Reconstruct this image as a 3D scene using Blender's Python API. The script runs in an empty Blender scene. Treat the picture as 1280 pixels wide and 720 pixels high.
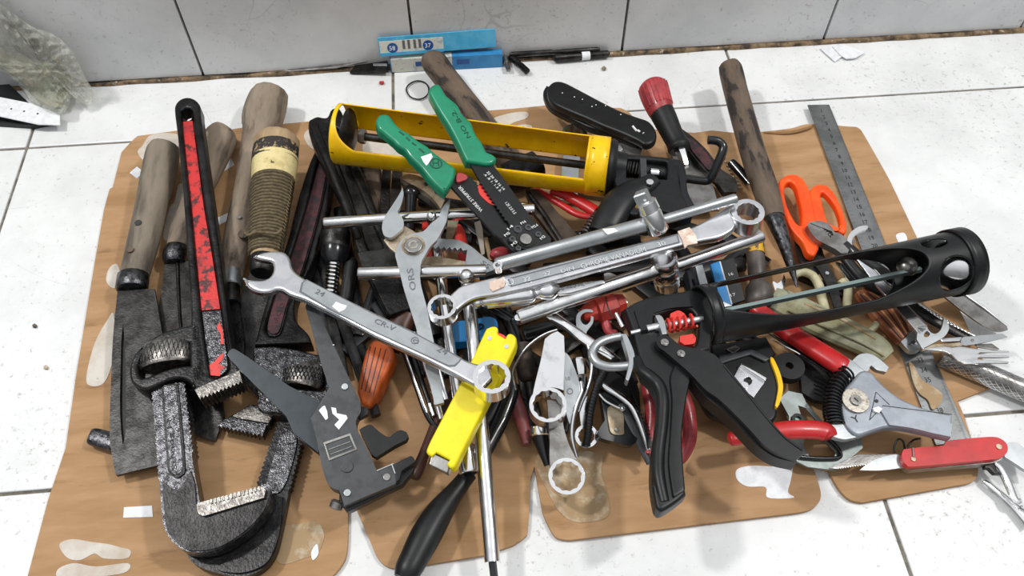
import bpy, bmesh, math, random
from mathutils import Vector, Matrix, noise
from mathutils.geometry import tessellate_polygon
R_ = math.radians
rnd = random.Random(7)
SC = bpy.context.scene
COL = SC.collection
# ---------------------------------------------------------------- camera
F = 1057.0; CH = 0.69; PIT = R_(55)          # focal length in px, camera height, downward pitch
cam = bpy.data.cameras.new('camera'); camo = bpy.data.objects.new('camera', cam); COL.objects.link(camo)
camo.location = (0, 0, CH); camo.rotation_euler = (math.pi/2 - PIT, 0, 0)
cam.sensor_width = 36; cam.lens = 36*F/1280; cam.clip_start = .02
SC.camera = camo
# ---------------------------------------------------------------- light and exposure
SC.view_settings.view_transform = 'Standard'; SC.view_settings.look = 'None'
SC.view_settings.gamma = 1; SC.view_settings.use_curve_mapping = False
SC.view_settings.exposure = 0.13
w = bpy.data.worlds.new('room_light'); SC.world = w; w.use_nodes = True
nt = w.node_tree; nt.nodes.clear()
wo = nt.nodes.new('ShaderNodeOutputWorld'); bg = nt.nodes.new('ShaderNodeBackground')
tc = nt.nodes.new('ShaderNodeTexCoord'); sx = nt.nodes.new('ShaderNodeSeparateXYZ'); cr = nt.nodes.new('ShaderNodeValToRGB')
nt.links.new(tc.outputs['Generated'], sx.inputs[0]); nt.links.new(sx.outputs['Z'], cr.inputs[0])
nt.links.new(cr.outputs[0], bg.inputs[0]); nt.links.new(bg.outputs[0], wo.inputs[0])
e = cr.color_ramp.elements; e[0].position = 0.0; e[0].color = (.14,.14,.145,1); e[1].position = .9; e[1].color = (.95,.97,1.0,1)
m_ = cr.color_ramp.elements.new(.42); m_.color = (.26,.27,.28,1)
bg.inputs[1].default_value = .86
def lamp(name, loc, tgt, size, power, col):
    l = bpy.data.lights.new(name, 'AREA'); l.shape = 'RECTANGLE'; l.size = size[0]; l.size_y = size[1]
    l.energy = power; l.color = col
    o = bpy.data.objects.new(name, l); COL.objects.link(o); o.location = loc
    o.rotation_euler = (Vector(tgt)-Vector(loc)).to_track_quat('-Z', 'Y').to_euler()
lamp('ceiling_lamp', (-1.15, .62, 1.95), (0, .45, 0), (.16, .16), 19, (1, .99, .97))
lamp('ceiling_lamp', (1.15, .55, 2.0), (0, .45, 0), (.16, .16), 18, (1, .985, .96))
# ---------------------------------------------------------------- pixel geometry (1280x720)
CP, SP = math.cos(PIT), math.sin(PIT)
CAM = Vector((0, 0, CH))
def ray(px, py):
    x = (px-640)/F; y = (360-py)/F
    return Vector((x, CP + SP*y, -SP + CP*y))
def P(px, py, z=0.0):
    d = ray(px, py); t = (z-CH)/d.z
    return Vector((d.x*t, d.y*t, z))
# ---------------------------------------------------------------- materials
def lin(h):
    if isinstance(h, str):
        h = h.lstrip('#'); c = [int(h[i:i+2], 16)/255 for i in (0, 2, 4)]
    else: c = h
    return tuple((v/12.92 if v <= .04045 else ((v+.055)/1.055)**2.4) for v in c) + (1,)
def mat(name, c, rough=.5, metal=0, c2=None, sc=60, th=(.45, .6), bump=0, bsc=300, coat=0, st=(1,1,1), c3=None, sc3=400, th3=(.6,.7), rv=0):
    m = bpy.data.materials.new(name); m.use_nodes = True; n = m.node_tree; b = n.nodes['Principled BSDF']
    b.inputs['Roughness'].default_value = rough; b.inputs['Metallic'].default_value = metal
    b.inputs['Base Color'].default_value = lin(c)
    if coat: b.inputs['Coat Weight'].default_value = coat; b.inputs['Coat Roughness'].default_value = .1
    if not (c2 or bump or c3 or rv): return m
    t = n.nodes.new('ShaderNodeTexCoord'); mp = n.nodes.new('ShaderNodeMapping'); mp.inputs['Scale'].default_value = st
    n.links.new(t.outputs['Object'], mp.inputs[0])
    last = None
    def layer(col, scale, thr, prev):
        no = n.nodes.new('ShaderNodeTexNoise'); no.inputs['Scale'].default_value = scale; no.inputs['Detail'].default_value = 5
        no.inputs['Roughness'].default_value = .62
        n.links.new(mp.outputs[0], no.inputs['Vector'])
        r = n.nodes.new('ShaderNodeMapRange'); r.inputs[1].default_value = thr[0]; r.inputs[2].default_value = thr[1]
        n.links.new(no.outputs['Fac'], r.inputs[0])
        mx = n.nodes.new('ShaderNodeMix'); mx.data_type = 'RGBA'
        n.links.new(r.outputs[0], mx.inputs[0])
        if prev is None: mx.inputs[6].default_value = lin(c)
        else: n.links.new(prev, mx.inputs[6])
        mx.inputs[7].default_value = lin(col); return mx.outputs[2]
    if c2: last = layer(c2, sc, th, last)
    if c3: last = layer(c3, sc3, th3, last)
    if last is not None: n.links.new(last, b.inputs['Base Color'])
    if bump:
        no = n.nodes.new('ShaderNodeTexNoise'); no.inputs['Scale'].default_value = bsc; no.inputs['Detail'].default_value = 3
        n.links.new(mp.outputs[0], no.inputs['Vector'])
        bp = n.nodes.new('ShaderNodeBump'); bp.inputs['Strength'].default_value = bump; bp.inputs['Distance'].default_value = .0005
        n.links.new(no.outputs['Fac'], bp.inputs['Height']); n.links.new(bp.outputs[0], b.inputs['Normal'])
    if rv:
        no = n.nodes.new('ShaderNodeTexNoise'); no.inputs['Scale'].default_value = 90; n.links.new(mp.outputs[0], no.inputs['Vector'])
        r = n.nodes.new('ShaderNodeMapRange'); r.inputs[1].default_value = .35; r.inputs[2].default_value = .65
        r.inputs[3].default_value = rough; r.inputs[4].default_value = rough+rv
        n.links.new(no.outputs['Fac'], r.inputs[0]); n.links.new(r.outputs[0], b.inputs['Roughness'])
    return m
M = {}
M['chrome'] = mat('chrome', '#eeeeee', .1, 1, rv=.1, c2='#cfcfce', sc=70, th=(.55,.75))
M['satin'] = mat('satin_steel', '#e6e6e8', .27, 1, c2='#d3d4d7', sc=40, bump=.1, bsc=900)
M['zinc'] = mat('zinc_grey', '#b7bbbd', .36, .8, c2='#a3a7a9', sc=50, th=(.4,.7), bump=.1, bsc=700)
M['steel'] = mat('worn_steel', '#9b9996', .32, .85, c2='#787571', sc=60, th=(.45,.65), bump=.2, bsc=500)
M['darksteel'] = mat('dark_steel', '#434241', .38, .75, c2='#252322', sc=70, th=(.4,.62), bump=.5, bsc=500)
M['iron'] = mat('blackened_iron', '#343333', .36, .7, c2='#1a1919', sc=55, th=(.38,.62), bump=.9, bsc=420)
M['ironshiny'] = mat('speckled_iron', '#626265', .26, .9, c2='#2c2b2d', sc=230, th=(.4,.62), bump=.8, bsc=700)
M['ironworn'] = mat('bare_worn_iron', '#8b8782', .34, .9, c2='#5a5653', sc=200, th=(.42,.6), bump=.5, bsc=600)
M['black'] = mat('black_plastic', '#131415', .4, 0, c2='#1a1b1c', sc=60, bump=.08, bsc=900)
M['blackgloss'] = mat('black_gloss', '#17181a', .2, 0)
M['blackrub'] = mat('black_rubber', '#111213', .5, 0, c2='#1a1a1b', sc=80)
M['charcoal'] = mat('charcoal_painted_metal', '#47494b', .42, .35, c2='#3c3e40', sc=90, bump=.15, bsc=900, c3='#6b6d6e', sc3=300, th3=(.7,.74))
M['bluegrey'] = mat('blue_black_paint', '#2f383e', .38, .2, c2='#293136', sc=60)
M['redwrench'] = mat('worn_red_enamel', '#cf2f2c', .45, .1, c2='#4a2629', sc=130, th=(.5,.6), c3='#932a2e', sc3=40, th3=(.5,.75), bump=.6, bsc=400)
M['redpatch'] = mat('bright_red_paint', '#dc3b33', .45, 0, c2='#a92a2a', sc=150, th=(.6,.7))
M['darkred'] = mat('dirty_red_enamel', '#4f2c31', .5, .3, c2='#2d2426', sc=120, th=(.42,.6), c3='#7a2a33', sc3=200, th3=(.6,.68), bump=.5)
M['wood'] = mat('weathered_wood', '#9d8e7c', .7, 0, c2='#7b6c5c', sc=35, th=(.35,.65), c3='#4b4038', sc3=40, th3=(.56,.7), bump=.35, bsc=120, st=(.35,1.6,1.6))
M['woodgrey'] = mat('grey_aged_wood', '#918574', .7, 0, c2='#6e6457', sc=30, th=(.35,.65), c3='#4c443b', sc3=28, th3=(.54,.7), bump=.3, bsc=120, st=(.35,1.6,1.6))
M['wooddark'] = mat('dark_stained_wood', '#71604f', .68, 0, c2='#54473c', sc=40, th=(.35,.6), c3='#2b2521', sc3=42, th3=(.55,.6), bump=.35, bsc=120, st=(.5,1.6,1.6))
M['woodlight'] = mat('pale_wood', '#b59d78', .7, 0, c2='#93795a', sc=60, th=(.35,.65), bump=.3, bsc=150, st=(.3,1.6,1.6))
M['twine'] = mat('brown_twine', '#6f6249', .9, 0, c2='#564b37', sc=300, th=(.4,.6), bump=.6, bsc=1400)
M['cream'] = mat('cream_tape', '#e0cf97', .6, 0, c2='#cbb87e', sc=80, c3='#3a3029', sc3=110, th3=(.64,.66))
M['blackpaint'] = mat('flaking_black_paint', '#2d2724', .6, 0, c2='#a58d68', sc=160, th=(.56,.6))
M['yellow'] = mat('scuffed_yellow_paint', '#fbc907', .3, .0, c2='#f0bb06', sc=50, c3='#3a2a0c', sc3=110, th3=(.665,.675), bump=.1, bsc=400)
M['yellowp'] = mat('yellow_plastic', '#f8e300', .42, 0, c2='#ecd800', sc=50, c3='#8d8420', sc3=70, th3=(.71,.76))
M['green'] = mat('green_grip', '#128a64', .3, 0, c2='#0e7d5a', sc=40, coat=.25)
M['red'] = mat('red_grip', '#c92627', .36, 0, c2='#b01f22', sc=60, th=(.4,.7), coat=.1)
M['redold'] = mat('faded_red_grip', '#b03c40', .4, 0, c2='#8f2c31', sc=70, coat=.1)
M['maroon'] = mat('dull_maroon_grip', '#8c4a4a', .42, 0, c2='#6d3a3a', sc=60, coat=.2)
M['orange'] = mat('bright_orange_grip', '#ff5a10', .38, 0, c2='#f54c08', sc=50)
M['orangeh'] = mat('orange_plastic', '#cf6226', .42, 0, c2='#b9521c', sc=60, c3='#8a3a14', sc3=90, th3=(.62,.72))
M['brownp'] = mat('brown_plastic', '#4b2c22', .4, 0)
M['blue'] = mat('blue_plastic', '#1a7fc0', .35, 0)
M['white'] = mat('white_paper', '#eceef0', .6, 0, c2='#dfe1e4', sc=150)
M['tape'] = mat('dirty_paper_tape', '#d6bfae', .7, 0, c2='#b9604f', sc=160, th=(.6,.7), c3='#e8ddd0', sc3=120, th3=(.5,.6))
M['residue'] = mat('torn_white_paper', '#d4cdc3', .75, 0, c2='#bdb0a0', sc=45, th=(.4,.7), c3='#8d7a66', sc3=260, th3=(.68,.72))
M['residuebrown'] = mat('torn_brown_paper', '#a78c69', .8, 0, c2='#c4b49b', sc=60, th=(.5,.65))
M['greenglass'] = mat('cloudy_green_plastic', '#a6a78c', .4, 0, c2='#84815f', sc=35, th=(.4,.6), c3='#6b5f45', sc3=60, th3=(.58,.7), bump=.4, bsc=200)
M['creamp'] = mat('cream_plastic', '#cfc9a6', .45, 0, c2='#b9b28c', sc=60)
M['copper'] = mat('copper_brown_wood', '#a96c48', .6, 0, c2='#7b452b', sc=70, th=(.4,.6), c3='#d7a480', sc3=200, th3=(.62,.68), bump=.8, bsc=200, st=(.3,1.5,1.5))
M['fibre'] = mat('pale_copper_fibre', '#cf9a70', .6)
M['rustdisc'] = mat('spotted_zinc', '#b3aea3', .4, .7, c2='#8b8175', sc=300, th=(.5,.6), bump=.3)
M['engrave'] = mat('engraved_grey', '#6f7276', .5, .5)
M['darkmark'] = mat('dark_mark', '#2c2c2c', .6, 0)
M['whitemark'] = mat('white_print', '#e8e8e6', .6, 0)
M['lightmark'] = mat('pale_relief', '#e4e5e6', .35, .6)
M['greenmark'] = mat('green_emboss', '#0a4a38', .5, 0)
M['ruler'] = mat('ruler_steel', '#8f9191', .38, .85, c2='#7b7d7d', sc=30, st=(1,1,1), bump=.05)
M['beige'] = mat('stained_brass_steel', '#b7a992', .42, .6, c2='#8f7f68', sc=70)
M['bluecard'] = mat('blue_carton', '#3fa3cf', .5, 0, c2='#5bb4da', sc=40)
M['bluecarddk'] = mat('deep_blue_carton', '#2b7fb8', .5, 0, c2='#3a8fc6', sc=40)
M['labelcard'] = mat('printed_grey_label', '#cfcfc6', .55, 0, c2='#a9b4b6', sc=120, th=(.55,.6))
M['navy'] = mat('navy_print', '#1f4f93', .5, 0)
for k_ in ('black', 'blackrub'): M[k_].node_tree.nodes['Principled BSDF'].inputs['Specular IOR Level'].default_value = .36
# ---------------------------------------------------------------- mesh helpers
def link(name, me, parent=None, m=None, smooth=True, bevel=0, mw=None):
    o = bpy.data.objects.new(name, me); COL.objects.link(o)
    if mw is not None: o.matrix_world = mw
    if parent is not None: o.parent = parent
    if m: me.materials.append(M[m] if isinstance(m, str) else m)
    if smooth:
        for p in me.polygons: p.use_smooth = True
    if bevel:
        b = o.modifiers.new('bevel', 'BEVEL'); b.width = bevel; b.segments = 2; b.limit_method = 'ANGLE'; b.angle_limit = R_(38)
        b.use_clamp_overlap = True
        o.modifiers.new('normals', 'WEIGHTED_NORMAL')
    elif smooth:
        try: me.set_sharp_from_angle(angle=R_(38))
        except Exception: pass
    return o
def SM(pts, n=5, closed=True):
    N = len(pts); out = []
    for i in range(N if closed else N-1):
        a, b = pts[i], pts[(i+1) % N]
        A, B = Vector(a[:2]), Vector(b[:2])
        sa, sb = len(a) > 2, len(b) > 2
        out.append(A)
        if sa and sb: continue
        p0 = A if (sa or (not closed and i == 0)) else Vector(pts[i-1][:2])
        p3 = B if (sb or (not closed and i == N-2)) else Vector(pts[(i+2) % N][:2])
        for k in range(1, n):
            t = k/n
            out.append(.5*((2*A)+(B-p0)*t+(2*p0-5*A+4*B-p3)*t*t+(3*A-p0-3*B+p3)*t**3))
    if not closed: out.append(Vector(pts[-1][:2]))
    return [(v.x, v.y) for v in out]
def HARD(pts): return [(p[0], p[1], 1) for p in pts]
def zig(A, B, n, d):
    """n teeth of depth d (px) from A to B, to the left of the direction of travel for d>0"""
    A, B = Vector(A), Vector(B); v = (B-A)/n; q = Vector((v.y, -v.x)).normalized()*d; out = []
    for i in range(n):
        out.append((*(A+v*i), 1)); out.append((*(A+v*(i+.6)+q), 1))
    out.append((*B, 1)); return out
def catmull(pts, n):
    out = []
    for i in range(len(pts)-1):
        p1, p2 = pts[i], pts[i+1]; p0 = pts[i-1] if i else p1; p3 = pts[i+2] if i+2 < len(pts) else p2
        for k in range(n):
            t = k/n
            out.append([.5*((2*b)+(c-a)*t+(2*a-5*b+4*c-d)*t*t+(3*b-a-3*c+d)*t**3) for a, b, c, d in zip(p0, p1, p2, p3)])
    out.append(list(pts[-1])); return out
def sweep_mesh(pts, radii, seg=14, wy=1, hz=1, up=Vector((0,0,1)), closed=False, twist=None, caps=True, power=1):
    """generalised tube through 3-D points"""
    bm = bmesh.new(); N = len(pts); rings = []
    prev = None
    for i, p in enumerate(pts):
        if closed: t = pts[(i+1) % N]-pts[i-1]
        else: t = (pts[min(i+1, N-1)]-pts[max(i-1, 0)])
        if t.length < 1e-9: t = Vector((1,0,0))
        t = t.normalized()
        u = up - t*up.dot(t)
        if u.length < .15:
            u = (prev - t*prev.dot(t)) if prev else t.orthogonal()
        u = u.normalized(); prev = u; s = u.cross(t)
        rg = []
        for k in range(seg):
            a = 2*math.pi*k/seg; ca, sa = math.cos(a), math.sin(a)
            if power != 1: ca = math.copysign(abs(ca)**power, ca); sa = math.copysign(abs(sa)**power, sa)
            rg.append(bm.verts.new(p + s*(ca*radii[i]*wy) + u*(sa*radii[i]*hz)))
        rings.append(rg)
    for i in range(N if closed else N-1):
        a, b = rings[i], rings[(i+1) % N]
        for k in range(seg): bm.faces.new((a[k], a[(k+1) % seg], b[(k+1) % seg], b[k]))
    if caps and not closed:
        bm.faces.new(rings[0][::-1]); bm.faces.new(rings[-1])
    bmesh.ops.recalc_face_normals(bm, faces=bm.faces)
    me = bpy.data.meshes.new('m'); bm.to_mesh(me); bm.free(); return me
def prism_mesh(loops_top, dz, up=Vector((0,0,-1))):
    """loops_top: [outer, hole...] lists of Vectors; extruded by up*dz"""
    flat = [v for l in loops_top for v in l]; n = len(flat)
    tris = tessellate_polygon(loops_top)
    vs = [tuple(v) for v in flat] + [tuple(v+up*dz) for v in flat]
    fs = [tuple(t) for t in tris] + [tuple(i+n for i in t[::-1]) for t in tris]
    o = 0
    for l in loops_top:
        k = len(l)
        for i in range(k):
            a, b = o+i, o+(i+1) % k; fs.append((a, b, b+n, a+n))
        o += k
    me = bpy.data.meshes.new('m'); me.from_pydata(vs, [], fs)
    bm = bmesh.new(); bm.from_mesh(me); bmesh.ops.remove_doubles(bm, verts=bm.verts, dist=1e-6)
    bmesh.ops.dissolve_limit(bm, angle_limit=R_(1), verts=bm.verts, edges=bm.edges) if False else None
    bmesh.ops.recalc_face_normals(bm, faces=bm.faces); bm.to_mesh(me); bm.free(); return me
def round_mesh(loops, h, r):
    """flat solid of height h whose top and bottom rims are rounded with radius r; loops lie in one plane z = const"""
    r = min(r, h*.49); L2 = []
    for li, l in enumerate(loops):
        a = sum(p.x*q.y-q.x*p.y for p, q in zip(l, l[1:]+l[:1])); l = l if (a > 0) == (li == 0) else l[::-1]; N = len(l); nn = []
        for i in range(N):
            d1 = (l[i]-l[i-1]); d2 = (l[(i+1) % N]-l[i]); n1 = Vector((-d1.y, d1.x, 0)).normalized(); n2 = Vector((-d2.y, d2.x, 0)).normalized()
            m = (n1+n2); m = m.normalized() if m.length > .2 else n1; nn.append(m/max(m.dot(n1), .75))
        # smooth the inward directions so that dense outlines do not cross themselves
        for _ in range(2): nn = [(nn[i-1]+nn[i]*2+nn[(i+1) % N])/4 for i in range(N)]
        L2.append((l, nn))
    prof = [(r*(1-math.sin(a)), r*(1-math.cos(a))) for a in (math.pi*k/8 for k in range(0, 5))]   # (inset, depth) from cap to side
    bm = bmesh.new(); caps = [[], []]
    for l, nn in L2:
        rings = []
        for ins, dep in prof: rings.append([bm.verts.new(p+n*ins-Vector((0,0,dep))) for p, n in zip(l, nn)])
        for ins, dep in prof[::-1]: rings.append([bm.verts.new(p+n*ins-Vector((0,0,h-dep))) for p, n in zip(l, nn)])
        N = len(l)
        for A, B in zip(rings, rings[1:]):
            for i in range(N): bm.faces.new((A[i], A[(i+1) % N], B[(i+1) % N], B[i]))
        caps[0].append(rings[0]); caps[1].append(rings[-1])
    for cp in caps:
        flat = [v for l in cp for v in l]
        for t in tessellate_polygon([[v.co for v in l] for l in cp]):
            try: bm.faces.new([flat[i] for i in t])
            except ValueError: pass
    bmesh.ops.recalc_face_normals(bm, faces=bm.faces); me = bpy.data.meshes.new('m'); bm.to_mesh(me); bm.free(); return me
class T:
    """one thing: an Empty whose local x axis runs from pixel A (height zA) to pixel B (height zB); local xy is the plane it lies in"""
    def __init__(s, name, label, cat, A, zA, B, zB, group=None, roll=0):
        a = P(*A, zA); b = P(*B, zB); x = (b-a).normalized(); y = Vector((0,0,1)).cross(x).normalized(); z = x.cross(y)
        if roll:
            q = Matrix.Rotation(R_(roll), 3, x); y = q @ y; z = q @ z
        s.m = Matrix(((x.x, y.x, z.x, a.x), (x.y, y.y, z.y, a.y), (x.z, y.z, z.z, a.z), (0,0,0,1)))
        s.o = bpy.data.objects.new(name, None); COL.objects.link(s.o); s.o.matrix_world = s.m; s.o.empty_display_size = .02
        s.o['label'] = label; s.o['category'] = cat
        if group: s.o['group'] = group
        s.mi = s.m.inverted(); s.c = s.mi @ CAM
        s.par = s.o
    def L(s, px, py, dz=0):
        d = s.mi.to_3x3() @ ray(px, py); t = (dz-s.c.z)/d.z
        return s.c + d*t
    def S(s, px, py, dz=0):
        d = s.mi.to_3x3() @ ray(px, py); return abs((dz-s.c.z)/d.z)/F
    def add(s, name, me, m, bevel=0, smooth=True, on=None, label=None):
        o = bpy.data.objects.new(name, me); COL.objects.link(o); o.parent = on or s.o
        me.materials.append(M[m] if isinstance(m, str) else m)
        if smooth:
            for p in me.polygons: p.use_smooth = True
        if bevel:
            b = o.modifiers.new('bevel', 'BEVEL'); b.width = bevel; b.segments = 2; b.limit_method = 'ANGLE'; b.angle_limit = R_(38)
            b.use_clamp_overlap = True
            o.modifiers.new('normals', 'WEIGHTED_NORMAL')
        elif smooth:
            try: me.set_sharp_from_angle(angle=R_(38))
            except Exception: pass
        if label: o['label'] = label
        return o
    def plate(s, name, out, z0, z1, m, holes=(), bev=.0008, raw=False, on=None, label=None, n=5):
        f = (lambda q: [(p[0], p[1]) for p in q]) if raw else (lambda q: SM(q, n))
        loops = [[s.L(x, y, z1) for x, y in f(out)]] + [[s.L(x, y, z1) for x, y in f(h)] for h in holes]
        loops = [[v for i, v in enumerate(l) if (v-l[i-1]).length > 1e-5] for l in loops]
        if bev >= .002:
            o = s.add(name, round_mesh(loops, z1-z0, bev), m, 0, True, on, label)
            o.modifiers.new('normals', 'WEIGHTED_NORMAL'); return o
        return s.add(name, prism_mesh(loops, z1-z0), m, bev, True, on, label)
    def tube(s, name, pts, m, n=6, seg=14, w=1, h=1, closed=False, smooth=True, on=None, power=1, label=None, caps=True):
        """pts: (px, py, dz, r_px)"""
        q = catmull([list(map(float, p)) for p in pts], n) if smooth and len(pts) > 2 else pts
        if closed: q = catmull([list(map(float, p)) for p in (pts[-1], *pts, pts[0], pts[1])], n)[n:-n-1]
        P3 = [s.L(p[0], p[1], p[2]) for p in q]; rr = [p[3]*s.S(p[0], p[1], p[2]) for p in q]
        return s.add(name, sweep_mesh(P3, rr, seg, w, h, closed=closed, power=power, caps=caps), m, 0, True, on, label)
    def rod(s, name, A, dA, B, dB, prof, m, seg=18, on=None, hz=1, label=None, hollow=None, wy=1):
        """prof: (t, r_px) straight lathe from pixel A to B; hollow=(t_end, r) opens the first end"""
        a = s.L(*A, dA); b = s.L(*B, dB); sc = (s.S(*A, dA)+s.S(*B, dB))/2
        pts = [a+(b-a)*t for t, r in prof]; rr = [max(r, .05)*sc for t, r in prof]
        if hollow:
            t1, r1 = hollow
            pts = [a+(b-a)*t1, a+(b-a)*0] + pts; rr = [r1*sc, r1*sc] + rr
        me = lathe(pts, rr, b-a, seg, wy, hz)
        return s.add(name, me, m, 0, True, on, label)
    def ring(s, name, C, z0, z1, ro, ri, m, pts=12, bev=.0008, on=None, fac=.92, seg=48, label=None, rz=None):
        c = s.L(*C, z1); sc = s.S(*C, z1)
        if rz: sc = 1
        O = [c+Vector((math.cos(2*math.pi*i/seg), math.sin(2*math.pi*i/seg), 0))*ro*sc for i in range(seg)]
        n2 = pts*2 if pts else 32
        I = [c+Vector((math.cos(2*math.pi*i/n2), math.sin(2*math.pi*i/n2), 0))*ri*sc*(fac if (pts and i % 2) else 1) for i in range(n2)]
        return s.add(name, prism_mesh([O, I], z1-z0), m, bev, True, on, label)
    def disc(s, name, C, z0, z1, r, m, bev=.0006, on=None, seg=28, label=None, dome=0):
        c = s.L(*C, z1); sc = s.S(*C, z1)
        O = [c+Vector((math.cos(2*math.pi*i/seg), math.sin(2*math.pi*i/seg), 0))*r*sc for i in range(seg)]
        return s.add(name, prism_mesh([O], z1-z0), m, bev, True, on, label)
    def ball(s, name, C, dz, r, m, on=None, sq=1, label=None):
        bm = bmesh.new(); bmesh.ops.create_uvsphere(bm, u_segments=20, v_segments=12, radius=r*s.S(*C, dz))
        for v in bm.verts: v.co = Vector((v.co.x, v.co.y, v.co.z*sq)) + s.L(*C, dz)
        me = bpy.data.meshes.new('m'); bm.to_mesh(me); bm.free(); return s.add(name, me, m, 0, True, on, label)
    def spring(s, name, path, r, wire, turns, m, on=None, seg=6, per=14):
        """path: (px,py,dz) points, r and wire in px"""
        q = catmull([list(map(float, p)) for p in path], 12); pts = [s.L(*p) for p in q]; sc = s.S(*q[0])
        return s.add(name, helix(pts, r*sc, wire*sc, turns, seg, per), m, 0, True, on)
    def text(s, name, body, A, B, dz, hgt, m, on=None, fit=True, th=.00025, flip=False):
        a = s.L(*A, dz); b = s.L(*B, dz); me = text_mesh(body)
        xs = [v.co.x for v in me.vertices]; ys = [v.co.y for v in me.vertices]
        if not xs: return
        w0 = max(xs)-min(xs); h0 = max(ys)-min(ys); x = (b-a); Ln = x.length; x.normalize(); y = Vector((0,0,1)).cross(x)
        kx = Ln/w0; ky = hgt*s.S(*A, dz)/h0
        for v in me.vertices:
            c = v.co; p = a + x*((c.x-min(xs))*kx) + y*((c.y-min(ys))*ky); p.z += (th if c.z > 0 else -th); v.co = p
        return s.add(name, me, m, 0, False, on)
    def shell(s, name, A, dA, B, dB, r0, r1, f, m, nt=120, nf=96, th=.0012, t0=0, t1=1, on=None, sub=0, label=None):
        """part of a cylinder wall where f(t, phi_deg) > 0; phi 0 = away from the viewer, 90 = up"""
        a = s.L(*A, dA); b = s.L(*B, dB); ax = (b-a); x = ax.normalized(); y = Vector((0,0,1)).cross(x).normalized(); z = x.cross(y)
        R0, R1 = r0*s.S(*A, dA), r1*s.S(*B, dB); bm = bmesh.new()
        def pos(t, ph): c = math.radians(ph); return a+ax*t+(y*math.cos(c)+z*math.sin(c))*(R0+(R1-R0)*t)
        G = {}; uv = {}
        for i in range(nt+1):
            for j in range(nf):
                t = t0+(t1-t0)*i/nt; ph = 360*j/nf; v = bm.verts.new(pos(t, ph)); G[i, j] = v; uv[v] = (t, ph)
        for i in range(nt):
            for j in range(nf):
                t = t0+(t1-t0)*(i+.5)/nt; ph = 360*(j+.5)/nf
                if f(t, ph) > 0: bm.faces.new((G[i, j], G[i+1, j], G[i+1, (j+1) % nf], G[i, (j+1) % nf]))
        bmesh.ops.delete(bm, geom=[v for v in bm.verts if not v.link_faces], context='VERTS')
        for v in bm.verts:
            if v.is_boundary:
                t, ph = uv[v]
                if abs(t-t0) < 1e-6 or abs(t-t1) < 1e-6: continue
                for _ in range(3):
                    h1, h2 = 1e-3, .3; f0 = f(t, ph); gt = (f(t+h1, ph)-f(t-h1, ph))/(2*h1); gp = (f(t, ph+h2)-f(t, ph-h2))/(2*h2)
                    kt, kp = ax.length, math.radians(1)*R0
                    g2 = (gt/kt)**2+(gp/kp)**2
                    if g2 < 1e-9: break
                    st = f0*(gt/kt)/g2; sp = f0*(gp/kp)/g2; mx = .0016
                    L_ = math.hypot(st, sp)
                    if L_ > mx: st *= mx/L_; sp *= mx/L_
                    t = min(max(t-st/kt, t0), t1); ph -= sp/kp
                v.co = pos(t, ph)
        me = bpy.data.meshes.new('m'); bm.to_mesh(me); bm.free()
        o = s.add(name, me, m, 0, True, on, label)
        so = o.modifiers.new('solid', 'SOLIDIFY'); so.thickness = th; so.offset = 0
        return o
def lathe(pts, rr, ax, seg=18, wy=1, hz=1):
    ax = ax.normalized(); u = Vector((0,0,1))-ax*ax.z
    if u.length < .1: u = ax.orthogonal()
    u.normalize(); v = ax.cross(u); bm = bmesh.new(); rings = []
    for p, r in zip(pts, rr):
        rings.append([bm.verts.new(p+(v*math.cos(2*math.pi*k/seg)*wy+u*math.sin(2*math.pi*k/seg)*hz)*r) for k in range(seg)])
    for a, b in zip(rings, rings[1:]):
        for k in range(seg): bm.faces.new((a[k], a[(k+1) % seg], b[(k+1) % seg], b[k]))
    bm.faces.new(rings[0][::-1]); bm.faces.new(rings[-1]); bmesh.ops.recalc_face_normals(bm, faces=bm.faces)
    me = bpy.data.meshes.new('m'); bm.to_mesh(me); bm.free(); return me
def helix(pts, r, wire, turns, seg=6, per=14, up=Vector((0,0,1))):
    N = int(turns*per); out = []; L = len(pts)-1
    for i in range(N+1):
        q = i/N*L; k = min(int(q), L-1); p = pts[k].lerp(pts[k+1], q-k); t = (pts[min(k+1, L)]-pts[max(k-1, 0)]).normalized()
        u = up-t*up.dot(t)
        u = u.normalized() if u.length > .1 else t.orthogonal().normalized()
        s_ = t.cross(u); a = 2*math.pi*i/per; out.append(p+(u*math.sin(a)+s_*math.cos(a))*r)
    return sweep_mesh(out, [wire]*len(out), seg)
_tc = {}
def text_mesh(body):
    c = bpy.data.curves.new('t', 'FONT'); c.body = body; c.extrude = .01; c.resolution_u = 2
    o = bpy.data.objects.new('t', c); COL.objects.link(o)
    dg = bpy.context.evaluated_depsgraph_get(); me = bpy.data.meshes.new_from_object(o.evaluated_get(dg))
    bpy.data.objects.remove(o); bpy.data.curves.remove(c); return me
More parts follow.
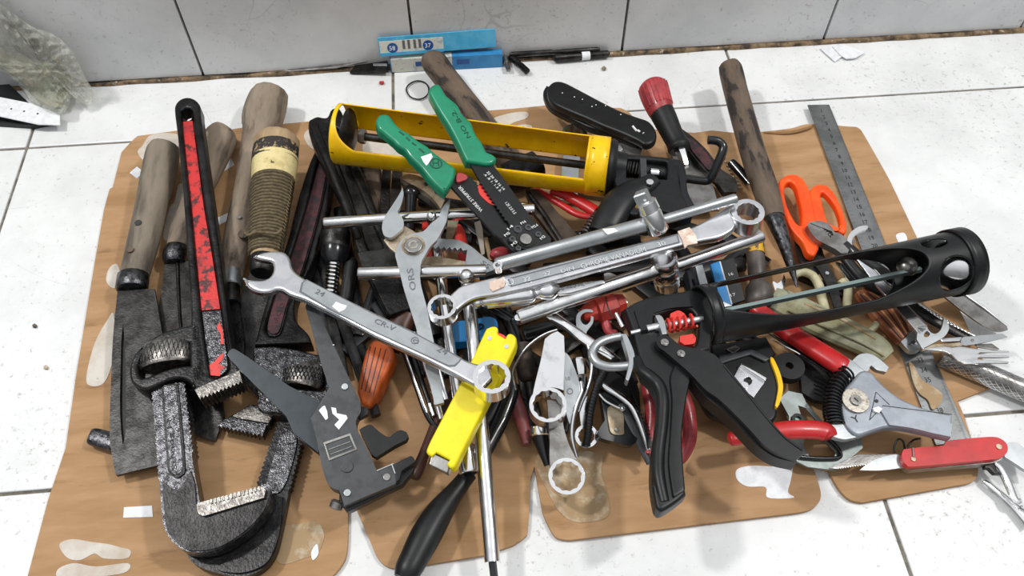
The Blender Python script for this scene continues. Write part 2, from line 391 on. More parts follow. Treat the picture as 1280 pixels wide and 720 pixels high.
# ---------------------------------------------------------------- the setting
YAW = R_(5.0)
EX = Vector((math.cos(YAW), math.sin(YAW), 0)); EY = Vector((-math.sin(YAW), math.cos(YAW), 0))
def W(u, v, z=0): return EX*u+EY*v+Vector((0,0,z))
TY0 = .306; TX0 = .340; TS = .412; WALLV = .827
def tile_mat(name, base, dark, sc, wall=False):
    m = bpy.data.materials.new(name); m.use_nodes = True; n = m.node_tree; b = n.nodes['Principled BSDF']
    t = n.nodes.new('ShaderNodeTexCoord'); g = n.nodes.new('ShaderNodeNewGeometry')
    n1 = n.nodes.new('ShaderNodeTexNoise'); n1.inputs['Scale'].default_value = 9; n1.inputs['Detail'].default_value = 6; n1.inputs['Roughness'].default_value = .65
    n.links.new(g.outputs['Position'], n1.inputs['Vector'])
    r1 = n.nodes.new('ShaderNodeValToRGB'); r1.color_ramp.elements[0].position = .3; r1.color_ramp.elements[0].color = lin(dark)
    r1.color_ramp.elements[1].position = .6; r1.color_ramp.elements[1].color = lin(base); n.links.new(n1.outputs['Fac'], r1.inputs[0])
    # fine specks of dirt
    n2 = n.nodes.new('ShaderNodeTexNoise'); n2.inputs['Scale'].default_value = 150; n2.inputs['Detail'].default_value = 6; n2.inputs['Roughness'].default_value = .8
    n.links.new(g.outputs['Position'], n2.inputs['Vector'])
    n3 = n.nodes.new('ShaderNodeTexNoise'); n3.inputs['Scale'].default_value = 6; n.links.new(g.outputs['Position'], n3.inputs['Vector'])
    ml = n.nodes.new('ShaderNodeMath'); ml.operation = 'MULTIPLY_ADD'; ml.inputs[1].default_value = .18; n.links.new(n3.outputs['Fac'], ml.inputs[0]); n.links.new(n2.outputs['Fac'], ml.inputs[2])
    r2 = n.nodes.new('ShaderNodeMapRange'); r2.inputs[1].default_value = .67; r2.inputs[2].default_value = .8; n.links.new(ml.outputs[0], r2.inputs[0])
    mx = n.nodes.new('ShaderNodeMix'); mx.data_type = 'RGBA'; n.links.new(r2.outputs[0], mx.inputs[0]); n.links.new(r1.outputs[0], mx.inputs[6]); mx.inputs[7].default_value = lin('#9d9a95')
    # hairline scratches
    mp = n.nodes.new('ShaderNodeMapping'); mp.inputs['Rotation'].default_value = (.3, .2, .7); n.links.new(g.outputs['Position'], mp.inputs[0])
    nd = n.nodes.new('ShaderNodeTexNoise'); nd.inputs['Scale'].default_value = 7; n.links.new(mp.outputs[0], nd.inputs['Vector'])
    vm = n.nodes.new('ShaderNodeMix'); vm.data_type = 'VECTOR'; vm.inputs[0].default_value = .12; n.links.new(mp.outputs[0], vm.inputs[4]); n.links.new(nd.outputs['Color'], vm.inputs[5])
    vo = n.nodes.new('ShaderNodeTexVoronoi'); vo.feature = 'DISTANCE_TO_EDGE'; vo.inputs['Scale'].default_value = sc; n.links.new(vm.outputs[1], vo.inputs['Vector'])
    r3 = n.nodes.new('ShaderNodeMapRange'); r3.inputs[1].default_value = 0; r3.inputs[2].default_value = .0045; r3.inputs[3].default_value = 1; r3.inputs[4].default_value = 0; n.links.new(vo.outputs['Distance'], r3.inputs[0])
    n5 = n.nodes.new('ShaderNodeTexNoise'); n5.inputs['Scale'].default_value = 12; n.links.new(g.outputs['Position'], n5.inputs['Vector'])
    r5 = n.nodes.new('ShaderNodeMapRange'); r5.inputs[1].default_value = .5; r5.inputs[2].default_value = .7; r5.inputs[4].default_value = .35; n.links.new(n5.outputs['Fac'], r5.inputs[0])
    mm = n.nodes.new('ShaderNodeMath'); mm.operation = 'MULTIPLY'; n.links.new(r3.outputs[0], mm.inputs[0]); n.links.new(r5.outputs[0], mm.inputs[1])
    mx2 = n.nodes.new('ShaderNodeMix'); mx2.data_type = 'RGBA'; n.links.new(mm.outputs[0], mx2.inputs[0]); n.links.new(mx.outputs[2], mx2.inputs[6]); mx2.inputs[7].default_value = lin('#6d6d6f')
    n.links.new(mx2.outputs[2], b.inputs['Base Color']); b.inputs['Roughness'].default_value = .33 if not wall else .3
    b.inputs['Specular IOR Level'].default_value = .4
    return m
M['floortile'] = tile_mat('white_floor_tile', '#e9eae9', '#d6d7d6', 9)
M['walltile'] = tile_mat('white_wall_tile', '#d9dadb', '#c4c6c8', 7, True)
M['grout'] = mat('dark_grout', '#7d776c', .9, 0, c2='#57514a', sc=60, bump=.5)
M['dirt'] = mat('brown_grime', '#8a7358', .95, 0, c2='#3f352b', sc=70, th=(.42,.6), c3='#b9aa92', sc3=120, th3=(.6,.7), bump=1, bsc=300)
def boxmesh(c, hx, hy, hz, ex=Vector((1,0,0)), ey=Vector((0,1,0)), ez=Vector((0,0,1))):
    vs = [tuple(c+ex*(hx*a)+ey*(hy*b_)+ez*(hz*g)) for a in (-1,1) for b_ in (-1,1) for g in (-1,1)]
    fs = [(0,1,3,2),(4,6,7,5),(0,4,5,1),(2,3,7,6),(0,2,6,4),(1,5,7,3)]
    me = bpy.data.meshes.new('m'); me.from_pydata(vs, [], fs); return me
floor = link('floor', boxmesh(W(.13, .0, -.012), 2.2, .84, .0098, EX, EY), m='grout', smooth=False); floor['kind'] = 'structure'
wall = link('wall_back', boxmesh(W(.13, WALLV+.03, .195), 2.2, .0285, .215, EX, EY), m='grout', smooth=False); wall['kind'] = 'structure'
g = .0016
rows = [(TY0-2*TS-.0, TY0-TS), (TY0-TS, TY0), (TY0, TY0+.415), (TY0+.415, WALLV-.002)]
for v0, v1 in rows:
    for k in range(-4, 5):
        u0 = TX0-.002+k*TS; 
        if abs(u0) > 1.5: continue
        cz = -.0011 + rnd.uniform(-.0004, .0004)
        c = W(u0+TS/2, (v0+v1)/2, cz-.0035); o = bpy.data.objects.new('tile', boxmesh(c-c, TS/2-g, (v1-v0)/2-g, .0045)); COL.objects.link(o)
        o.data.materials.append(M['floortile']); o.location = c; o.rotation_euler = (0, 0, YAW); o.parent = floor
        b = o.modifiers.new('bevel', 'BEVEL'); b.width = .001; b.segments = 2
for r in range(0, 1):
    for k in range(-6, 8):
        u0 = -.0525*math.cos(YAW)+.006 + k*.2545
        # measured joint at px 587
        c = W(u0+.127, WALLV-.0005, .003+.2+r*.402); o = bpy.data.objects.new('tile', boxmesh(c-c, .127-.0012, .004, .2)); COL.objects.link(o)
        o.data.materials.append(M['walltile']); o.location = c; o.rotation_euler = (0, 0, YAW); o.parent = wall
        b = o.modifiers.new('bevel', 'BEVEL'); b.width = .001; b.segments = 2
# grimy strip where wall and floor meet
pts = []; rr = []
for i in range(160):
    u = -1.3+i*.0165; pts.append(W(u, WALLV-.0065+noise.noise(Vector((u*30, 0, 0)))*.0016, .0005)); rr.append(.0034+.0024*noise.noise(Vector((u*17, 3, 0)))+.0012*max(0, u))
d = link('trim_1', sweep_mesh(pts, rr, 8, hz=.8), m='dirt'); d['kind'] = 'structure'
# ---------------------------------------------------------------- cardboard
M['card'] = mat('corrugated_cardboard', '#b69069', .8, 0, c2='#9f7a51', sc=9, th=(.38,.66), c3='#7d5c3a', sc3=22, th3=(.58,.82), bump=.3, bsc=60, st=(1,4.5,1))
M['cardedge'] = mat('cardboard_edge', '#8e6a42', .85)
t = T('cardboard_sheet', 'flattened brown cardboard sheet with rounded flaps under the tools', 'cardboard', (100,700), 0, (1100,600), 0)
card = [(165,176),(172,170,1),(230,162,1),(262,166,1),(300,160,1),(384,152,1),(500,146,1),(640,136,1),(690,131,1),(776,135,1),(788,142),(800,160,1),(868,166,1),(890,163,1),(930,166),(985,161),(1012,155),(1060,158),(1073,160),(1082,172),(1112,225,1),(1150,305,1),(1202,392,1),(1238,470,1),(1240,484,1),(1197,501,1),(1206,522,1),(1222,575,1),(1222,594),(1214,603),(1195,607,1),
 (1078,628,1),(1062,624),(1048,610),(1036,588,1),(1015,582,1),(1022,600),(1026,622),(1015,636),(995,641,1),(712,675,1),(696,672),(687,660),(678,640,1),(668,583,1),(663,600,1),(660,660),(655,672),(640,682,1),(605,694,1),(500,711,1),(484,708),(472,697),(462,675,1),(437,618,1),(435,640,1),(434,685),(428,705),(410,724),(380,735,1),(28,745,1),(60,625,1),(82,560,1),(95,470,1),(118,330,1),(130,262,1),(137,236,1),(141,234,1),(152,190,1)]
t.plate('sheet', card, .0003, .0042, 'card', bev=.0007)
# torn liner edge at the back
t.tube('torn_edge', [(955,166,.0045,1.2),(985,166,.006,2.2),(1010,160,.007,2),(1016,156,.005,.8)], 'cardedge', h=.6)
def res(pts, m='residue', z=.0047, sm=True): t.plate('tape_residue', pts if sm else HARD(pts), .0040, z, m, bev=0)
res([(178,182),(190,168),(222,168),(224,182),(207,184),(188,190),(180,200),(172,190)])
res([(171,208),(180,215),(171,223),(162,216)], 'white', sm=False)
res([(288,196),(293,206),(279,214),(277,207)], 'white', sm=False)
res([(218,252),(224,230),(234,236),(226,262),(216,298),(204,296),(212,260)], sm=True)
res([(272,272),(285,266),(284,276),(271,282)], 'white', sm=False)
res([(136,336),(146,330),(150,345),(143,360),(133,352)])
res([(133,402),(142,392),(143,430),(138,462),(128,480),(112,482),(108,470),(118,430)])
res([(74,681),(90,674),(118,678),(135,680),(150,684),(163,688),(158,698),(130,698),(118,692),(100,700),(84,697)])
res([(72,712),(92,704),(120,708),(160,704),(155,716),(110,722),(75,724)])
res([(155,634),(190,632),(191,646),(154,647)], 'white', sm=False)
res([(350,660),(372,655),(395,652),(405,668),(398,690),(380,698),(352,705),(344,690)], 'residuebrown')
res([(389,690),(396,680),(398,692),(391,700)], 'white', .0052)
res([(380,168),(395,158),(420,160),(432,185),(410,192),(388,184)], )
res([(457,176),(480,178),(530,186),(545,200),(520,206),(480,200),(455,192)])
res([(617,148),(640,141),(658,140),(659,147),(640,154),(628,163),(618,158)])
res([(632,163),(650,156),(664,157),(662,164),(645,166)])
res([(921,587),(940,582),(968,583),(978,579),(990,582),(989,598),(985,615),(992,622),(960,622),(957,609),(935,608),(922,600)], 'white')
res([(1130,452),(1137,447),(1150,470),(1172,486),(1180,512),(1172,520),(1160,505),(1158,480),(1140,468)], 'residuebrown', .0056)
t.plate('curled_paper', [(1136,452,1),(1142,456),(1152,474),(1168,484),(1178,493),(1176,505,1),(1166,512),(1160,500),(1150,492),(1142,478)], .0074, .0086, 'residuebrown', bev=0)
res([(1120,294),(1130,291),(1134,300),(1126,306)], 'white')
res([(672,568),(748,566),(752,590),(762,640),(740,652),(712,650),(690,625)], 'residuebrown')
res([(1000,330),(1030,340),(1020,360),(996,350)], 'residuebrown')
# ---------------------------------------------------------------- things along the wall
def wallbox(name, label, TL, TR, zt, zb, dep, m1, parts):
    t = T(name, label, 'box', TL, zt, TR, zt); return t
def carton(label, x0, x1, yt, z0, h, dep, mside, tilt=0, marks=True):
    """thin carton lying along the wall; x0,x1 pixel columns, yt pixel row of its top front edge"""
    a = P(x0, yt, z0+h); b = P(x1[0], x1[1], z0+h); t = T('drill_bit_carton', label, 'box', (x0, yt), z0+h, x1, z0+h, group=None, roll=tilt)
    Ln = (b-a).length
    def bx(nm, u0, u1, v0, v1, w0, w1, m, on=None):
        me = boxmesh(Vector(((u0+u1)/2, (v0+v1)/2, (w0+w1)/2)), (u1-u0)/2, (v1-v0)/2, (w1-w0)/2); return t.add(nm, me, m, .0005, False, on)
    body = bx('carton', 0, Ln, 0, dep, -h, 0, mside)
    lab = bx('printed_label', .001, Ln*.55, -.0003, dep*.8, -h*.98, .0003, 'labelcard')
    return t, Ln, bx
t, Ln, bx = carton('upper blue and white carton tilted against the wall tiles', 475, (620, 59), 70.5, .0235, .002, .023, 'bluecard', tilt=76)
for k, uu in enumerate((.016, .058)):
    me = prism_mesh([[Vector((uu+math.cos(a*.314)*.0062, .0095+math.sin(a*.314)*.0062, .0006)) for a in range(20)]], .0004); t.add('round_print', me, 'navy', 0, False)
    mt = text_mesh('37' if k else '58'); 
    for v in mt.vertices: v.co = Vector((uu-.0042+v.co.x*.0075, .0068+v.co.y*.0075, .0008 if v.co.z > 0 else .0005))
    t.add('number_print', mt, 'whitemark', 0, False)
for uu in (.028, .034, .041, .047):
    bx('printed_line', uu, uu+.003, .007, .018, .0003, .0005, 'engrave')
bx('blue_band', .001, Ln*.55, -.0004, .004, -.004, .0006, 'bluecard')
t, Ln, bx = carton('lower deep blue carton lying flat under the tilted one', 487, (628, 67.5), 74.5, .0, .020, .010, 'bluecarddk')
bx('printed_line', .03, .055, -.0006, 0, -.012, -.005, 'navy'); bx('printed_line', .08, .095, -.0006, 0, -.012, -.005, 'navy')
# scrapers and strip against the wall
t = T('scraper_blade', 'dark triangular scraper blade beside the lower blue carton', 'blade', (437,90), .003, (486,80), .008)
t.plate('blade', HARD([(437,90),(446,79),(466,72),(471,64),(484,70),(485,88),(462,89)]), -.002, .0015, 'iron')
t.plate('clip', HARD([(466,79),(484,79),(484,82),(466,82)]), .0015, .003, 'zinc')
t = T('metal_strip', 'long thin grey strip lying along the grimy wall base', 'strip', (355,85), .003, (462,72), .01)
t.plate('strip', HARD([(355,84),(365,79),(420,77),(462,70),(464,75),(420,84),(358,89)]), -.001, .0012, 'steel')
t.disc('pin', (358,87), .001, .002, 2, 'chrome')
def punch(label, A, B, r, tape=None, z=.006, m='darksteel'):
    t = T('drill_rod', label, 'rod', A, z, B, z)
    t.rod('shank', A, 0, B, 0, [(0,r*.6),(.03,r),(.45,r),(.48,r*.75),(.55,r*.75),(.58,r*.9),(.97,r*.9),(1,r*.5)], m)
    if tape: t.rod('tape_wrap', tape[0], 0, tape[1], 0, [(0,r*1.08),(1,r*1.08)], 'white')
punch('slim grey steel rod touching the wall base', (637,68), (750,61.5), 3.2, z=.011)
punch('thick dark steel rod wrapped with white tape by the wall', (692,73), (762,67), 5, ((727,70),(737,69)))
punch('black rod slanting towards the black folding knife', (638,70), (660,90), 4.4, m='iron')
punch('shortest dark rod standing off the lower blue carton corner', (631,71), (636,88), 3.4, m='steel')
t = T('rubber_band', 'thin dark rubber ring lying on the white tile', 'ring', (508,113), .001, (536,113), .001)
t.tube('loop', [(508,112,.0008,.9),(512,105,.0008,.9),(522,101,.0008,.9),(532,104,.0008,.9),(536,112,.0008,.9),(533,120,.0008,.9),(524,124,.0008,.9),(513,121,.0008,.9)], 'blackrub', closed=True, seg=8)
t = T('paper_scrap', 'crumpled white paper scrap on the floor near the wall', 'paper', (1025,60), .001, (1080,66), .001)
t.plate('flat_scrap', HARD([(1025,60),(1040,56),(1052,60),(1056,68),(1044,77),(1036,70)]), 0, .0012, 'white')
t.plate('folded_scrap', HARD([(1040,57),(1055,55),(1068,60),(1082,65),(1070,72),(1058,73),(1050,68)]), .0012, .003, 'white')
t = T('red_chip', 'tiny red plastic chip on the white floor tile', 'chip', (474,102), .001, (480,102), .001)
t.plate('chip', HARD([(474,101),(480,101),(480,104),(474,104)]), 0, .002, 'red')
# plastic bag in the corner
def pillow(outline, zf, thick, amp, sc, m, name, t, nseg=26, seed=0, on=None):
    """crumpled cushion filling a pixel outline; zf(px,py) gives its mid height"""
    out = SM(outline, 10); bm = bmesh.new(); cx = sum(p[0] for p in out)/len(out); cy = sum(p[1] for p in out)/len(out)
    N = len(out); K = 24; rings = {}
    for side in (1, -1):
        for k in range(K+1):
            q = k/K
            for i, (x, y) in enumerate(out):
                if side == -1 and k == K: rings[-1, k, i] = rings[1, k, i]; continue
                if k == 0 and i > 0: rings[side, 0, i] = rings[side, 0, 0]; continue
                X = cx+(x-cx)*q; Y = cy+(y-cy)*q; z = zf(X, Y)
                h = thick*math.sqrt(max(0, 1-q**2.4))*side
                nz = noise.noise(Vector((X*sc, Y*sc, side*3+seed)))*amp*.8 + abs(noise.noise(Vector((X*sc*1.7+Y*.02, Y*sc*2.3, side*5+seed))))*amp*1.1 - abs(noise.noise(Vector((X*sc*3.5-Y*sc*2, Y*sc*2.2, side*2+seed))))*amp*.5
                p = P(X, Y, max(.0015, z+h+nz*(1 if q < 1 else .3))); rings[side, k, i] = bm.verts.new(t.mi @ p)
    for side in (1, -1):
        for k in range(K):
            for i in range(N):
                j = (i+1) % N; f = [rings[side, k, i], rings[side, k, j], rings[side, k+1, j], rings[side, k+1, i]]
                f = list(dict.fromkeys(f))
                if len(f) > 2:
                    try: bm.faces.new(f)
                    except ValueError: pass
    bmesh.ops.recalc_face_normals(bm, faces=bm.faces)
    me = bpy.data.meshes.new('m'); bm.to_mesh(me); bm.free(); o = t.add(name, me, m, 0, True, on)
    s_ = o.modifiers.new('sub', 'SUBSURF'); s_.levels = 1; s_.render_levels = 1; return o
pb = bpy.data.materials.new('clear_plastic_film'); pb.use_nodes = True; b = pb.node_tree.nodes['Principled BSDF']
n_ = pb.node_tree; tr = n_.nodes.new('ShaderNodeBsdfTransparent'); mxs = n_.nodes.new('ShaderNodeMixShader'); mxs.inputs[0].default_value = .36
b.inputs['Base Color'].default_value = lin('#d8d9cf'); b.inputs['Roughness'].default_value = .09
n_.links.new(tr.outputs[0], mxs.inputs[1]); n_.links.new(b.outputs[0], mxs.inputs[2]); n_.links.new(mxs.outputs[0], n_.nodes['Material Output'].inputs[0])
M['film'] = pb
M['greens'] = mat('packed_green_contents', '#6f7a50', .7, 0, c2='#8d8264', sc=22, th=(.4,.6), c3='#565b42', sc3=35, th3=(.55,.7), bump=.5, bsc=80)
t = T('plastic_bag', 'crumpled clear plastic bag with greenish contents in the corner', 'bag', (20,60), .03, (110,110), .02)
zb = lambda x, y: .012+max(0, (115-y))*.0010
pillow([(-40,-30),(0,2),(37,30),(67,42),(86,57),(100,80),(108,98),(116,112),(114,131),(96,126),(92,118),(86,134),(75,144),(40,129),(25,110),(0,88),(-50,60)], zb, .014, .010, .05, 'film', 'bag_film', t)
pillow([(-40,20),(0,30),(40,52),(72,72),(88,98),(86,120),(72,136),(44,124),(20,98),(-30,66)], lambda x, y: zb(x, y)-.003, .008, .004, .06, 'greens', 'contents', t, seed=4)
pillow([(-40,-20),(0,22),(40,45),(60,62),(74,84),(60,92),(30,74),(0,66),(-30,50)], lambda x, y: zb(x, y)+.001, .006, .003, .06, mat('dark_contents', '#3f3b33', .7, 0, c2='#5b5544', sc=40, bump=.5), 'dark_contents', t, seed=9)
t = T('black_case', 'black case behind the white perforated strip under the plastic bag', 'case', (-20,112), .006, (60,150), .006)
t.plate('case', HARD([(-60,74),(0,94),(40,132),(70,150),(40,156),(-60,150)]), -.006, .001, 'black')
t = T('perforated_strip', 'white perforated plastic strip in front of the plastic bag', 'strip', (0,132), .016, (75,150), .010)
t.plate('strip', HARD([(-60,112),(0,121),(40,129),(75,143),(75,156),(47,155),(0,145),(-60,130)]), -.001, .001, 'white')
for p in ((14,136),(30,139),(47,142),(-6,133)): t.disc('hole', p, .0006, .00115, 1.3, 'darkmark', bev=0)

for lb, (x, y) in (('brown crumb on the white tile left of the cardboard', (43,407)), ('grey crumb on the white tile, lower than the brown one', (57,459)), ('tan crumb on the white tile above the black folding knife', (755,85))):
    t = T('crumb', lb, 'crumb', (x,y), .001, (x+3,y), .001, group='crumbs on the floor tiles')
    t.plate('crumb', HARD([(x-3,y-1),(x,y-3),(x+3,y-1),(x+2,y+2),(x-2,y+2)]), 0, .0012, 'beige' if x != 43 else 'wooddark', bev=.0003)
# ================================================================ TOOLS, left side
# --- leftmost wooden handled blade
t = T('cleaver', 'leftmost tool: thick grey wooden handle with steel ferrule and long slotted rectangular blade', 'blade', (203,185), .032, (165,590), .016)
t.tube('handle', [(206,182,0,15),(204,188,0,20),(199,215,0,21.5),(190,255,0,20),(181,295,0,19.5),(168,345,0,18)], 'woodgrey', h=.85)
t.disc('rivet_hole', (172.5,278), .010, .0140, 4.2, 'darkmark'); t.disc('rivet', (162.6,311.5), .010, .0142, 4.2, 'wooddark')
t.rod('ferrule', (167,343), 0, (164.5,362), 0, [(0,17.5),(.1,19.5),(.9,19.5),(1,18)], 'ironshiny', hz=.85)
t.plate('blade', [(147,362,1),(141,425),(138,500),(137,545),(141,575),(145,594,1),(216,577,1),(213,500),(203,420),(193,361,1)], -.003, .001, 'darksteel',
        holes=[[(154,404,1),(151.5,430),(150.5,470),(150,510),(151.5,540),(153.5,556,1),(157,540),(157.5,500),(157,450)]], bev=.0008)
t.plate('groove_floor', [(154,404,1),(151.5,430),(150.5,470),(150,510),(151.5,540),(153.5,556,1),(157,540),(157.5,500),(157,450)], -.003, -.0018, 'blackrub', bev=0)
# --- second wooden handle with domed ferrule
t = T('trowel', 'brown wooden handle with domed dark ferrule, half hidden behind the red-striped pipe wrench', 'blade', (275,172), .024, (216,330), .018)
t.tube('handle', [(284,163,0,14),(276,172,0,21),(262,205,0,19),(245,245,0,16.5),(229,285,0,15),(222,308,0,13)], 'wood', h=.8, power=.85)
t.tube('ferrule', [(222,305,0,8),(220.5,311,0,14.5),(219.5,318,0,16),(218.5,325,0,15),(218,329,0,12)], 'ironshiny', h=.85, n=4)
t.plate('blade', [(207,328,1),(236,326,1),(258,390),(272,460),(280,520,1),(269,551,1),(243,543,1),(222,480),(203,430),(197,400),(202,360)], -.0035, .000, 'darksteel')
t.tube('spine_rib', [(222,330,.0,2.5),(224,380,.0,2.2),(228,430,.0,2),(235,500,0,1.5)], 'iron')
# --- dark metal end poking out at left
t = T('dark_bar', 'short shiny black metal end poking out left from under the leftmost blade', 'bar', (117,546), .012, (200,572), .008)
t.tube('bar', [(113,545,0,8),(117,546,0,11),(140,553,0,12),(200,572,0,11)], 'ironshiny', power=.7, h=.6)
# --- mallet like handle
t = T('wood_handled_chisel', 'pale wooden handle with bulging flat end and silver ferrule, beside the twine-wrapped handle', 'chisel', (335,120), .027, (292,350), .021)
t.tube('handle', [(339,114,0,17),(337,119,0,23.5),(331,138,0,26),(326,155,0,24.5),(321,167,0,18.5),(317,190,0,17.2),(310,235,0,17),(302,275,0,18),(296,305,0,17.5),(292,340,0,13)], 'wood', h=.85, n=7)
t.disc('knot', (304.5,291.5), .012, .0146, 7, 'wooddark'); t.disc('peg', (299,271), .012, .0142, 2.6, 'steel')
t.rod('ferrule', (292.5,339), 0, (290,358), 0, [(0,11.5),(.08,12.5),(.92,12.5),(1,11)], 'zinc')
t.rod('blade_neck', (290,357), 0, (289,380), 0, [(0,10),(1,11)], 'darksteel')
t.plate('blade', [(284,378,1),(298,378,1),(305,430),(300,470,1),(285,470,1),(280,430)], -.003, .001, 'iron')
# --- twine handle
t = T('twine_wrapped_tool', 'wooden handle bound with brown twine and cream tape, broad black blade below', 'blade', (346,178), .058, (328,328), .050)
t.tube('handle', [(347,172,0,24),(346,178,0,28.5),(344.5,190,0,28),(341.5,230,0,25),(336,280,0,22),(331,322,0,18)], 'woodlight', h=.85)
t.tube('black_paint', [(345,186,0,28.2),(343.4,204,0,28.6)], 'blackpaint', h=.86, smooth=False, caps=False, seg=24)
t.tube('cream_tape', [(344,200,0,28.5),(341.6,226,0,26.8)], 'cream', h=.87, smooth=False, caps=False, seg=24)
q = [t.L(341.3-k*.107, 227+k*1.0, 0) for k in range(0, 93)]
o_ = []
for i in range(24*14):
    f_ = i/(24*14-1); p = t.L(341.4-f_*10, 227+f_*92, 0); r = t.S(340,270)*(26.2-7.2*f_); a = 2*math.pi*i/14
    u = Vector((0,0,1)); s_ = Vector((0,1,0)); o_.append(p+(u*math.sin(a)*.87+s_*math.cos(a))*r*(1+.02*noise.noise(Vector((i*.3,0,0)))))
t.add('twine_binding', sweep_mesh(o_, [t.S(340,270)*2.3]*len(o_), 6), 'twine')
t.tube('loose_twine', [(352,286,.018,2),(345,292,.02,2),(322,290,.019,2),(310,294,.016,2),(305,288,.014,1.6)], 'twine')
t.rod('ferrule', (330,322), 0, (327,342), 0, [(0,16),(.1,17),(.9,15),(1,13)], 'darksteel')
t.plate('blade', [(313,340,1),(338,342,1),(352,362),(352,400),(338,440,1),(325,500,1),(300,470,1),(302,420),(300,375)], -.036, -.032, 'darksteel')
# --- pipe wrenches
def pipewrench(label, A, zA, B, zB, outer, slot, hole, inlay, inl_m, head, window, nut, jaw_teeth, shank, groove, lip, hookpts, extra=None, th=.009, nutm='ironworn', dz=0):
    t = T('pipe_wrench', label, 'pipe wrench', A, zA, B, zB)
    fr = t.plate('handle', outer, -th, th, 'iron', holes=[slot], bev=.0028, n=6)
    t.plate('handle_web', slot, -.004, .0035, 'iron', holes=[hole] if hole else [], bev=0, on=fr)
    if inlay: t.plate('painted_inlay', inlay, .0033, .0050, inl_m, bev=.0008)
    return t, fr
t, fr = pipewrench('large pipe wrench with worn red stripe down its handle, hook jaw at the bottom left', (234,130), .062, (250,640), .036,
  [(218,140),(219,130),(225,123.5),(234,121),(243,123.5),(249.5,131),(251,145),(257,190),(265.5,250),(274,310),(283,380),(289,425),(293,446,1),(300,465,1),(244,488,1),(238,470),(236,430,1),(238,388),(233,310),(229.5,258),(222,175)],
  [(226.5,143),(228,137),(233,134.5),(238.5,136.5),(241,146),(247,195),(256,258),(266,320),(276,388),(285,450),(284,464),(272,472),(260,466),(257,440),(250,388),(243,310),(238,258),(230,185)],
  [(226.8,141),(229,136.5),(234,134.8),(239,137.5),(240.8,146),(236,151),(228,149)],
  [(228.5,152,1),(240.5,151,1),(247,200),(254.5,258),(265,320),(275,386,1),(252,388,1),(244.5,310),(239.5,258),(233,200)], 'redwrench', None, None, None, None, None, None, None, None)
t.plate('lower_inlay', [(253,390,1),(275.5,389,1),(283,445),(283,462),(272,469.5),(261,464),(258.5,440)], .003, .0052, 'ironshiny')
t.plate('red_paint_patch', HARD([(260,457),(268,452),(276,443),(280,441),(278,450),(273,455),(282,459),(276,463),(275,470),(262,469),(259,464)]), .0050, .0056, 'redpatch', bev=0)
t.plate('red_paint_patch', HARD([(274,402),(278,412),(280,430),(276,430),(276,418),(271,410)]), .0050, .0056, 'redpatch', bev=0)
t.plate('housing', [(243,405,1),(225,408),(205,414),(190,422),(176,433),(166,444),(161,458),(161,470),(165,479),(174,485),(184,486),(200,480),(218,473),(234,476),(242,486),(246,478,1),(262,470,1),(258,440,1),(250,400,1)],
        -.013, .009, 'iron', holes=[[(180,437,1),(190,431),(208,428),(225,427),(243,429,1),(244,456,1),(225,457),(205,462),(188,469),(178,472,1),(174,468),(172,455)]], bev=.003, n=6)
nm = t.tube('adjusting_nut', [(209,430,.001,30),(209,433,.001,33),(207.5,456,.001,33),(207.5,459,.001,30)], 'ironworn', smooth=False, h=.55, seg=40)
for k in range(-17, 18):      # crossed knurling ridges on the nut
    for dn in (-1, 1):
        a0 = k*.085; a1 = a0+dn*.22; sc = t.S(208,445)
        pts_ = []
        for q in (0, .5, 1):
            a = a0+(a1-a0)*q; c = t.L(209-1.5*q, 434+21*q, .001); pts_.append(c+Vector((0, -math.sin(a)*33*sc, math.cos(a)*33*.55*sc)))
        if k % 2 == 0: t.add('knurl_ridge', sweep_mesh(pts_, [sc*.55]*3, 4), 'ironshiny', on=nm)
hp = [(243,487,1),(246,499,1)] + zig((246,499), (303,478), 11, 3.2) + [(300,464,1),(296,452,1)]
t.plate('heel_jaw', [(243,487,1),(250,499,1)]+zig((250,500), (303,479), 11, 3.6)+[(299,463,1),(262,478,1)], -.008, .0105, 'ironworn', bev=.0006)
hook = [(190,480,1)]+zig((189,482), (200,600), 19, 1.6)[::1]+[(201,625,1),(204,655),(214,675),(231,688),(252,690),(277,684),(309,664),(330,640),(338,622),(334,606),(326,606,1),(328,612,1),(250,631,1),(248,617,1),(243,590),(240,570,1)]+zig((240,566), (229,478), 15, -1.8)
hook = [(190,480,1)]+zig((190,482), (199.5,600), 19, -1.8)+[(201,625,1),(204,655),(214,675),(231,688),(252,690),(277,684),(309,664),(330,640),(338,622),(334,606),(326,606,1),(326,612,1),(300,617,1),(250,632,1),(248,617,1),(243,590),(240,570,1)]+zig((240,566), (229,478), 15, -2.2)
t.plate('hook_jaw', hook, -.013, .003, 'ironshiny', bev=.0018)
t.plate('jaw_body', [(203,600,1),(222,612),(238,588,1),(243,604),(250,640),(290,630),(334,612),(336,622),(328,640),(308,662),(277,682),(252,688),(232,686),(216,673),(207,655)], .0028, .0048, 'iron', bev=.0016)
t.plate('jaw_teeth', [(246,633),(250,628),(290,618,1),(327,608,1),(332,612,1),(330,622,1),(255,645,1),(248,642)], .002, .0075, 'ironworn', bev=.0008)
for k in range(13): t.plate('tooth', HARD([(262+k*5,624.3-k*1.35),(264.5+k*5,623.6-k*1.35),(265.6+k*5,629-k*1.35),(263.2+k*5,629.8-k*1.35)]), .0072, .0084, 'ironworn', bev=0)
g_ = t.plate('shank_panel', [(202,480,1),(222,480,1),(228,540),(231,585),(227,594),(220,597),(212,592),(209,580),(204,520)], .0028, .0044, 'iron', bev=.0009)
t.plate('panel_rim', [(204.5,482,1),(219.5,482,1),(225,540),(228,582),(225,590),(219.5,593),(214,589),(212,578),(207,520)], .0043, .0049, 'ironshiny', bev=.0004)
